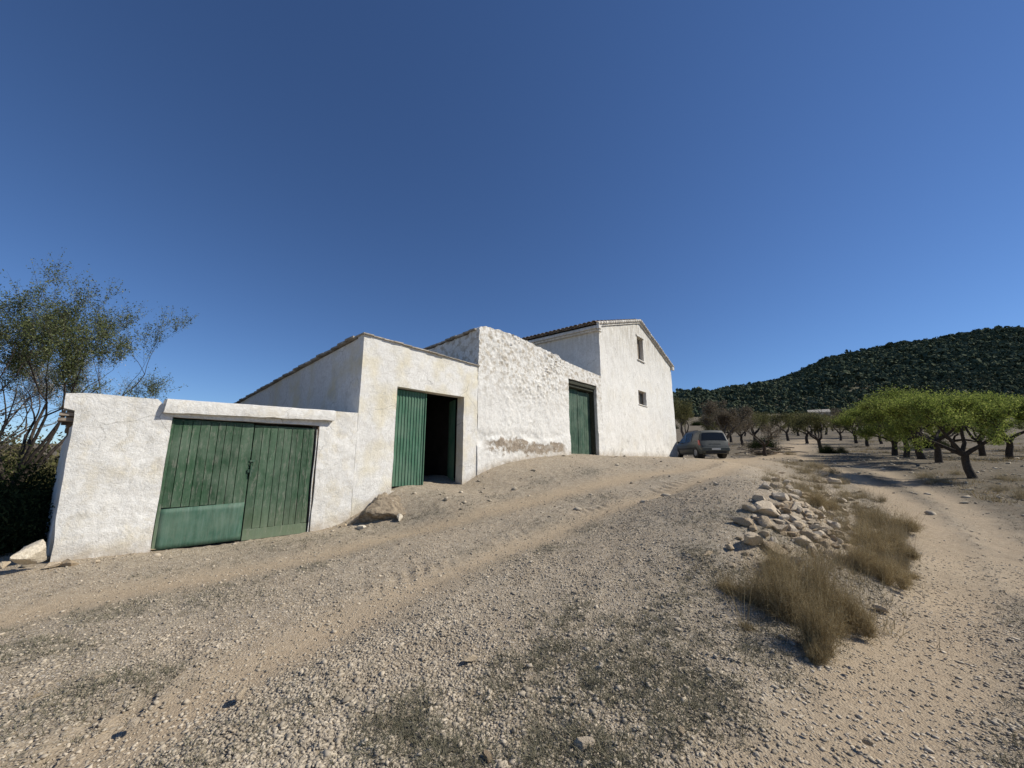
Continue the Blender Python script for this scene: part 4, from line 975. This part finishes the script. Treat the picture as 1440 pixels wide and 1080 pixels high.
for px, Y in ((1185, 55), (1205, 48), (1165, 70), (1225, 60), (1145, 75), (1250, 70), (1212, 75), (1195, 90), (1235, 85), (1125, 70), (1100, 85), (1085, 62), (1270, 60), (1120, 95), (1160, 105), (1290, 85), (1075, 90), (1050, 75), (1220, 42), (1240, 46),
              (1062, 52), (1045, 48), (1030, 56), (1110, 58), (1135, 50), (1150, 62), (1175, 82), (1255, 52), (1215, 110), (1250, 100), (1275, 78), (1310, 70), (1340, 80), (1140, 120), (1185, 120), (1090, 110), (1060, 100), (1375, 75), (1410, 85), (1205, 63)):
    x = ratio(px) * Y; put(random.choice(OLV), x, Y, random.uniform(1.0, 1.3), 'dull brown green almond tree in the far part of the orchard', 'distant dull orchard trees')
# trees behind the car
BARE = [tree_kind(31, M_LF_B, M_BARKG, 3, .16, .055, .1, trunk_h=1.2, trunk_r=.15, limbs=5, spread=.75, top=5.0, levels=4, ltip=1.5, upb=.4, shrink=.72, up0=.9),
        tree_kind(32, M_LF_O, M_BARKG, 2, .18, .06, .1, trunk_h=1.2, trunk_r=.15, limbs=5, spread=.75, top=5.0, levels=4, ltip=1.5, upb=.4, shrink=.72, up0=.9)]
put(BARE[0], 17.8, 33, .95, 'tall thin brownish tree directly behind the parked car', 'sparse trees behind the car', 'sparse_tree'); put(BARE[1], 15.2, 35, .9, 'sparse olive tree behind the car by the farmhouse corner', 'sparse trees behind the car', 'sparse_tree')
put(BARE[0], 20.5, 38, .78, 'sparse tree right of the car, in front of the pine hill', 'sparse trees behind the car', 'sparse_tree'); put(OLV[1], 18.6, 29.5, .8, 'small bare tree with a leaning pale trunk just right of the car', 'sparse trees behind the car', 'sparse_tree')
put(BARE[1], 13.0, 40, .9, 'sparse tree close to the farmhouse wall, furthest behind the car', 'sparse trees behind the car', 'sparse_tree'); put(OLV[0], 24, 46, 1.1, 'low olive tree behind the dark round shrub', 'sparse trees behind the car', 'sparse_tree')
def ball_bush(seed, n, mat, size, flat=.8, squash=1):
    R = np.random.default_rng(seed); k = 26; C = R.normal(0, 1, (k, 3)); C /= np.linalg.norm(C, axis=1)[:, None]; C *= R.uniform(.35, .75, (k, 1)); C[:, 2] = np.abs(C[:, 2]) * flat
    P = C[R.integers(0, k, n)] + R.normal(0, .17, (n, 3)); P[:, 2] = np.abs(P[:, 2]); 
    sites = [(Vector(p), Vector((0, 0, 1)), 0) for p in P]; V, F = leaves(sites, 1, .01, size, seed); o = npmesh('shrub', V, F, mat); me = o.data; bpy.data.objects.remove(o); return me
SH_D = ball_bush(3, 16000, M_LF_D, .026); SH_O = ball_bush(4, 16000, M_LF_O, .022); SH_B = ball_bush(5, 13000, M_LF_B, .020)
def shrub(me, x, y, w, h, label, group, name='shrub'):
    o = bpy.data.objects.new(name, me); COL.objects.link(o); o.location = (x, y, float(H0(x, y)) - .1); o.scale = (w, w, h); o.rotation_euler = (0, 0, random.uniform(0, 6)); return tag(o, label, 'shrub', group)
shrub(SH_D, 22.0, 35.0, 1.5, 2.0, 'dark rounded evergreen shrub right of the parked car', None)
shrub(SH_D, 24.8, 31.5, .7, 1.1, 'dark scrub at the foot of the twin trunk tree by the road bend', None)
shrub(SH_O, 25.6, 31.2, .6, .8, 'olive scrub right of the twin trunk tree', None); shrub(SH_D, 40, 38, 1.6, 1.6, 'dark low shrub seen under the right hand trees', None)
shrub(SH_B, 19.2, 31, .9, .8, 'brown scrub at the roadside just beyond the car', None); shrub(SH_B, 27, 44, 1.6, 1.1, 'reddish brown scrub behind the far road bend', None)

# left: leafy tree, blossoming tree, shaded thicket
LT = dict(trunk_h=.9, trunk_r=.12, limbs=9, spread=.78, top=9, levels=4, ltip=2.0, upb=.26, curve=.12, shrink=.74, up0=1.05, leaf_levels=1, limb_r=.42, side=.45)
SHL = dict(lev=1, n=1, L=.5, wid=.003, up=.7)
TL = tree_kind(47, M_LF_T, M_BARK, 3, .045, .026, 0, shoot_spec=SHL, lean=(.1, 0), **LT); TB = tree_kind(42, M_LF_T, M_BARKG, 1, .04, .022, 0, shoot_spec=SHL, lean=(.1, 0), extra=(M_BLOS, .35, 1, .026), **LT)
put(TL, -11.9, 9.6, .95, 'half leafed grey green tree with many thin branches behind the garage', None, 'leafy_tree', rz=1.9)
put(TB, -15.2, 10.6, 1.0, 'tree with white blossom at the left edge of the picture', None, 'blossom_tree', rz=2.0)
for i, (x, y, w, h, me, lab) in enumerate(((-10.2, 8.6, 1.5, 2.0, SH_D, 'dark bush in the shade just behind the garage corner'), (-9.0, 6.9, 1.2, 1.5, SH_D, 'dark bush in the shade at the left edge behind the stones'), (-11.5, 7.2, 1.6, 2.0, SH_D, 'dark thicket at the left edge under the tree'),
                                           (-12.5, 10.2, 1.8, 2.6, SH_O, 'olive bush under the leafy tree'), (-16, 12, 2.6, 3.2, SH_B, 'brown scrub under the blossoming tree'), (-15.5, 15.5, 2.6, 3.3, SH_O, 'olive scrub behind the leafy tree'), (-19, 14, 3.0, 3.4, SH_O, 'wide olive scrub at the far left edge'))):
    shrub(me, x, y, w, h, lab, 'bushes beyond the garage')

# ------------------------------------------------------------------ pine hill
RID = lin([(300, 640), (500, 620), (700, 592), (850, 566), (945, 556), (1000, 548), (1050, 541), (1100, 534), (1125, 526), (1150, 515), (1180, 502), (1210, 495), (1250, 490), (1300, 479), (1350, 473), (1400, 466), (1440, 462), (1550, 452), (1700, 448), (2200, 470)])
def hill_fn(a, t):
    """a: x/y bearing, t 0 at the foot .. 1 at the ridge, beyond: back slope"""
    px = 720 + a * 562; r = ray(0, 0)
    Yr = 560 - 130 * a * .6; Y0 = 215
    rz = []
    out = np.zeros_like(a)
    ratio_ridge = np.array([ (lambda q: q[2] / q[1])(ray(p, RID(p))) for p in px.ravel()]).reshape(px.shape)
    Y = Y0 + (Yr - Y0) * t; X = a * Y
    zf = H0(X, np.full_like(X, Y0)) * 0 + .112 * Y0
    zr = ratio_ridge * Yr - 5
    tt = np.clip(t, 0, 1); prof = tt ** 1.12
    z = zf + (zr - zf) * prof - np.clip(t - 1, 0, 9) * 45
    gul = fbm2(X / 70, Y / 120, 4, 101) * 14 * np.clip(t * 3, 0, 1) * np.clip((1.02 - t) * 2.2, 0, 1)
    return X, Y, z + gul - 4 * np.clip(1 - t * 8, 0, 1)
def build_hill():
    a = np.linspace(-.42, 2.6, 220); t = np.linspace(-.08, 1.5, 70); A, T = np.meshgrid(a, t); X, Y, Z = hill_fn(A, T)
    n, m = A.shape; i = np.arange(n * m).reshape(n, m); F = np.stack([i[:-1, :-1], i[:-1, 1:], i[1:, 1:], i[1:, :-1]], -1).reshape(-1, 4)
    mh = m_plain('hill_soil', (.045, .055, .028), (.13, .115, .075), .06, .95, 0)
    tag(npmesh('hill', np.stack([X, Y, Z], -1), F, mh, None, True), kind='structure')
    # pines: a countless wood
    n = 27000; a = RNG.uniform(.22, 1.75, n); t = RNG.random(n) ** .8 * 1.12 - .06; X, Y, Z = hill_fn(a, t)
    k = fbm2(X / 30, Y / 30, 3, 111) > -.8; X, Y, Z = X[k], Y[k], Z[k]; n = len(X)
    S = np.clip(RNG.lognormal(.42, .32, n), .8, 3.2) * (1 + .35 * fbm2(X / 45, Y / 45, 2, 115)) * (.8 + .25 * (Y > 300))
    nl = 26
    R = RNG.normal(0, 1, (n, nl, 3)); R /= np.linalg.norm(R, axis=2)[:, :, None]; R[:, :, 2] *= .85
    lump = RNG.uniform(.6, 1.05, (n, nl, 1)); P = R * lump * S[:, None, None] + np.stack([X, Y, Z + S * 1.35], -1)[:, None, :]
    u = RNG.normal(0, 1, (n, nl, 3)); u /= np.linalg.norm(u, axis=2)[:, :, None]; v = np.cross(u, R); v /= np.linalg.norm(v, axis=2)[:, :, None] + 1e-6; u = np.cross(v, R) + RNG.normal(0, .22, R.shape); v = v + RNG.normal(0, .22, R.shape)
    sz = (S[:, None] * RNG.uniform(.30, .50, (n, nl)))[:, :, None]
    V = np.stack([P - u * sz, P - v * sz, P + u * sz, P + v * sz], 2).reshape(-1, 3); F = np.arange(len(V)).reshape(-1, 4)
    tag(npmesh('pine_wood', V, F, M_PINE), kind='stuff')
build_hill()
r = random.Random(77)
for i in range(46):
    Y = r.uniform(105, 205); a = r.uniform(.38, 1.15); shrub(r.choice([SH_D, SH_O, SH_D]), a * Y, Y, r.uniform(1.6, 3.4), r.uniform(1.6, 3.0), 'dark distant shrub on the pale ground below the pine wood', 'distant shrubs below the pine wood')
# ruin on the foot of the hill
def ruin():
    Y = 185; x = ratio(1160) * Y; z = .1125 * Y
    t = empty('stone_shed', (x, Y, z - 1), -.5, 'small pale stone shed with a shallow roof at the foot of the pine hill', 'shed'); t.scale = (.5, .6, .8)
    MB().box(-8, 8, 0, 8, 0, 3.4).add([(-8, 0, 3.4), (-8, 8, 3.4), (-8, 4, 5)], [(0, 2, 1)]).add([(8, 0, 3.4), (8, 8, 3.4), (8, 4, 5)], [(0, 1, 2)]).build('wall', m_plain('shed_wall', (.40, .35, .28), (.58, .52, .44), 1.5), t)
    MB().add([(-8.5, -.6, 3.25), (8.5, -.6, 3.25), (8.5, 4, 5.15), (-8.5, 4, 5.15), (8.5, 8.6, 3.25), (-8.5, 8.6, 3.25)], [(0, 1, 2, 3), (3, 2, 4, 5)]).build('roof', m_plain('shed_roof', (.34, .31, .26), (.46, .42, .36), 1.2), t).modifiers.new('t', 'SOLIDIFY').thickness = .25
    MB().box(-5, -4, -.06, 0.05, .8, 2.2).build('window', M_DARK, t); MB().box(3, 4.4, -.06, .05, 0, 2.4).build('door', M_DARK, t)
ruin()

# ------------------------------------------------------------------ parked car
def car():
    x, y = 11.96, 23.45; t = empty('parked_car', (x, y, float(H0(x, y + 1.8))), radians(1.0), 'dark grey family hatchback with roof rails parked beyond the farmhouse corner', 'car')
    cr = .012
    mp = Mat('car_paint', .42, .35); mp.color((.075, .082, .088)); mp.b.inputs['Metallic'].default_value = .0; mp.b.inputs['Coat Weight'].default_value = .12
    n = mp.noise(6, 5); mp.color(mp.ramp(n, [(.3, (.034, .040, .038)), (.75, (.062, .066, .060))]))
    mgl = Mat('car_glass', .14, .35); mgl.color((.012, .014, .015))
    mbk = Mat('black_plastic', .6, .3); mbk.color((.02, .02, .021)); mrd = Mat('tail_lens', .25, .5); mrd.color((.30, .03, .02)); mwh = Mat('clear_lens', .2, .5); mwh.color((.5, .5, .48)); mti = Mat('tyre_rubber', .9, .2); mti.color((.022, .021, .02)); mri = Mat('wheel_rim', .4, .5); mri.color((.32, .32, .33)); mri.b.inputs['Metallic'].default_value = .6
    # stations: y, bottom, shoulder z, top z, half width, half width at top
    ST = [(0, .34, .55, .66, .74, .66), (.05, .27, .60, .74, .82, .74), (.10, .25, .86, .98, .845, .80), (.13, .24, .92, 1.03, .858, .81), (.26, .24, .95, 1.52, .864, .71), (.36, .24, .96, 1.63, .865, .68), (1.2, .24, .95, 1.66, .865, .66), (2.0, .24, .93, 1.65, .865, .66),
          (2.55, .24, .92, 1.58, .865, .63), (2.85, .24, .91, 1.42, .862, .61), (3.35, .24, .90, 1.04, .85, .70), (3.75, .24, .80, .92, .83, .70), (4.05, .26, .66, .76, .78, .66), (4.15, .34, .52, .60, .68, .60)]
    def ring(st):
        yy, zb, zs, zt, w, wt = st
        h = [(w * .93, zb), (w * .985, zb + .12), (w, zb + (zs - zb) * .45), (w, zb + (zs - zb) * .8), (w * .975, zs), (wt + (w * .975 - wt) * .55, zs + (zt - .05 - zs) * .45), (wt + .03, zs + (zt - .05 - zs) * .9), (wt - .04, zt - .015), (wt * .5, zt + .005)]
        L = [(-a, b) for a, b in reversed(h)]
        return [(a, yy, b) for a, b in h] + [(0, yy, zt + .012)] + [(a, yy, b) for a, b in L]
    rings = [ring(s) for s in ST]; m = len(rings[0]); V = [p for r in rings for p in r]; F = []
    # skip wheel arches on the low side quads later; glass quads collected apart
    glass = {'side': [], 'rear': [], 'front': []}
    for i in range(len(ST) - 1):
        for k in range(m - 1):
            f = (i * m + k, (i + 1) * m + k, (i + 1) * m + k + 1, i * m + k + 1); F.append(f)
            sidek = k in (4, 5) or k in (m - 6, m - 7)
            if sidek and 4 <= i <= 8: glass['side'].append(f)
            if 6 <= k <= m - 8 and i == 3: glass['rear'].append(f)
            if 6 <= k <= m - 8 and i == 9: glass['front'].append(f)
        F.append((i * m + m - 1, (i + 1) * m + m - 1, (i + 1) * m, i * m))
    F += [tuple(range(m)), tuple((len(ST) - 1) * m + k for k in reversed(range(m)))]
    b = MB(); b.add(V, F); body = b.build('body', mp.m, t, True); sm(body, 38)
    def patch(name, quads, mat, off, shrink, par):
        g = MB()
        for f in quads:
            P = [Vector(V[q]) for q in f]; nn = (P[2] - P[0]).cross(P[3] - P[1]).normalized(); c = sum(P, Vector()) / 4
            if nn.dot(c - Vector((0, 2, .8))) < 0: nn = -nn
            g.add([c + (p - c) * shrink + nn * off for p in P], [(0, 1, 2, 3)])
        return g.build(name, mat, par)
    def strips(name, faces, i0, i1, ks, par):   # one pane made of the merged quads
        g = MB(); pts = []
        V2 = []
        for i in (i0, i1):
            for k in ks:
                V2.append(Vector(V[i * m + k]))
        c = sum(V2, Vector()) / len(V2); nn = (V2[len(ks)] - V2[0]).cross(V2[len(ks) - 1] - V2[0]).normalized()
        if nn.dot(c - Vector((0, c.y if name == 'side_window' else 2, .8))) < 0: nn = -nn
        V3 = [c + (p - c) * .90 + nn * .014 for p in V2]; q = len(ks)
        g.add(V3, [(j, j + 1, q + j + 1, q + j) for j in range(q - 1)]); o = g.build(name, mgl.m, par); s = o.modifiers.new('t', 'SOLIDIFY'); s.thickness = .01; s.offset = 0; return o
    for ks in ((4, 5, 6), (m - 5, m - 6, m - 7)):
        for i0, i1 in ((4, 6), (6, 7), (7, 9)):
            strips('side_window', None, i0, i1, ks, t)
    strips('rear_window', None, 3, 4, list(range(6, m - 6)), t); strips('windscreen', None, 9, 10, list(range(6, m - 6)), t)
    bp = MB(); bp.box(-.80, .80, -.05, .10, .40, .62); bp.box(-.84, -.70, -.02, .5, .40, .60).box(.70, .84, -.02, .5, .40, .60); bp.build('bumper', mp.m, t, bevel=.03)
    MB().box(-.6, .6, -.03, .02, .27, .385).build('bumper_skirt', mbk.m, t, bevel=.01); MB().box(-.26, .26, -.058, -.051, .47, .57).build('number_plate', mwh.m, t)
    for sx in (-1, 1):
        a = MB(); a.add([(sx * .74, .06, .74), (sx * .87, .10, .74), (sx * .87, .22, 1.05), (sx * .70, .17, 1.05), (sx * .74, .30, .74), (sx * .862, .36, .74), (sx * .862, .40, 1.05), (sx * .70, .40, 1.05)], [(0, 1, 2, 3), (1, 5, 6, 2), (0, 3, 7, 4), (3, 2, 6, 7), (4, 5, 1, 0), (4, 7, 6, 5)]); a.build('tail_light', mrd.m, t, bevel=.01)
        MB().tube([(sx * .57, .75, 1.60), (sx * .585, .85, 1.67), (sx * .59, 2.0, 1.685), (sx * .58, 2.4, 1.62)], .018, 6).build('roof_rail', mbk.m, t, True)
        MB().box(sx * .95 - .06, sx * .95 + .06, 2.80, 2.88, .96, 1.08).box(min(sx * .84, sx * .9), max(sx * .84, sx * .9), 2.82, 2.86, .98, 1.0).build('mirror', mp.m, t, bevel=.02)
        MB().box(min(sx * .868, sx * .882), max(sx * .868, sx * .882), .98, 3.0, .55, .62).build('side_moulding', mbk.m, t)
        for yy in (.75, 3.32):
            wv = MB(); wv.tube([(sx * .66, yy, .31), (sx * .68, yy, .31), (sx * .85, yy, .31), (sx * .872, yy, .31)], [.28, .31, .31, .28], 22); wo = wv.build('wheel', mti.m, t, True); sm(wo, 40)
            rr = MB(); rr.tube([(sx * .868, yy, .31), (sx * .882, yy, .31)], [.20, .17], 18); rr.build('rim', mri.m, wo)
            ar = MB(); ar.tube([(sx * .60, yy, .33), (sx * .869, yy, .33)], .355, 20); ar.build('wheel_arch', mbk.m, t)
    MB().tube([(-.05, .13, 1.07), (.28, .17, 1.14)], .010, 5).build('wiper', mbk.m, t); MB().box(-.35, .35, .055, .085, .80, .83).build('tailgate_trim', mp.m, t, bevel=.005)
car()
# cut logs and rubble by the road beyond the car
def brush_pile():
    r = random.Random(8); x, y = spot(1072, 640); t = empty('branch_pile', (x, y, float(H0(x, y))), 0, 'heap of pale cut branches at the roadside right of the car', 'branch pile')
    m = MB()
    for k in range(46):
        a = r.uniform(0, 6.3); L = r.uniform(.5, 1.5); cx, cy, z = r.gauss(0, .9), r.gauss(0, .6), r.uniform(.05, .5); dz = r.uniform(-.12, .2)
        m.tube([(cx - cos(a) * L / 2, cy - sin(a) * L / 2, z), (cx + .05, cy, z + .06), (cx + cos(a) * L / 2, cy + sin(a) * L / 2, z + dz)], [.035, .028, .015], 6)
    m.build('branches', M_WOODG, t)
brush_pile()
rock(1092, 639, 14, 'white stone beside the branch pile on the road edge', None, .5, M_STONEW)
rock(1075, 626, 12, 'pale stone among the scrub beyond the branch pile', None, .6)

# ------------------------------------------------------------------ light and sky
SUN_EL, SUN_AZ = radians(41), radians(92)        # azimuth clockwise from +Y
w = bpy.data.worlds.new('World'); SC.world = w; w.use_nodes = True; nt = w.node_tree
sky = nt.nodes.new('ShaderNodeTexSky'); sky.sky_type = 'NISHITA'; sky.sun_disc = False; sky.sun_elevation = SUN_EL; sky.sun_rotation = SUN_AZ
sky.altitude = 1500; sky.air_density = 1.0; sky.dust_density = .05; sky.ozone_density = 7.0
hs_ = nt.nodes.new('ShaderNodeHueSaturation'); hs_.inputs['Saturation'].default_value = 1.05; hs_.inputs['Hue'].default_value = .504; nt.links.new(sky.outputs[0], hs_.inputs['Color']); nt.links.new(hs_.outputs[0], nt.nodes['Background'].inputs[0]); nt.nodes['Background'].inputs[1].default_value = .10
ld = bpy.data.lights.new('sun', 'SUN'); ld.energy = 4.8; ld.angle = radians(.53); ld.color = (1, .945, .84); lo = bpy.data.objects.new('sun', ld); COL.objects.link(lo)
dirv = Vector((sin(SUN_AZ) * cos(SUN_EL), cos(SUN_AZ) * cos(SUN_EL), sin(SUN_EL))); lo.rotation_euler = dirv.to_track_quat('Z', 'Y').to_euler(); lo.location = (20, 0, 30)
SC.view_settings.view_transform = 'Standard'; SC.view_settings.look = 'None'; SC.view_settings.exposure = .10; SC.view_settings.gamma = 1
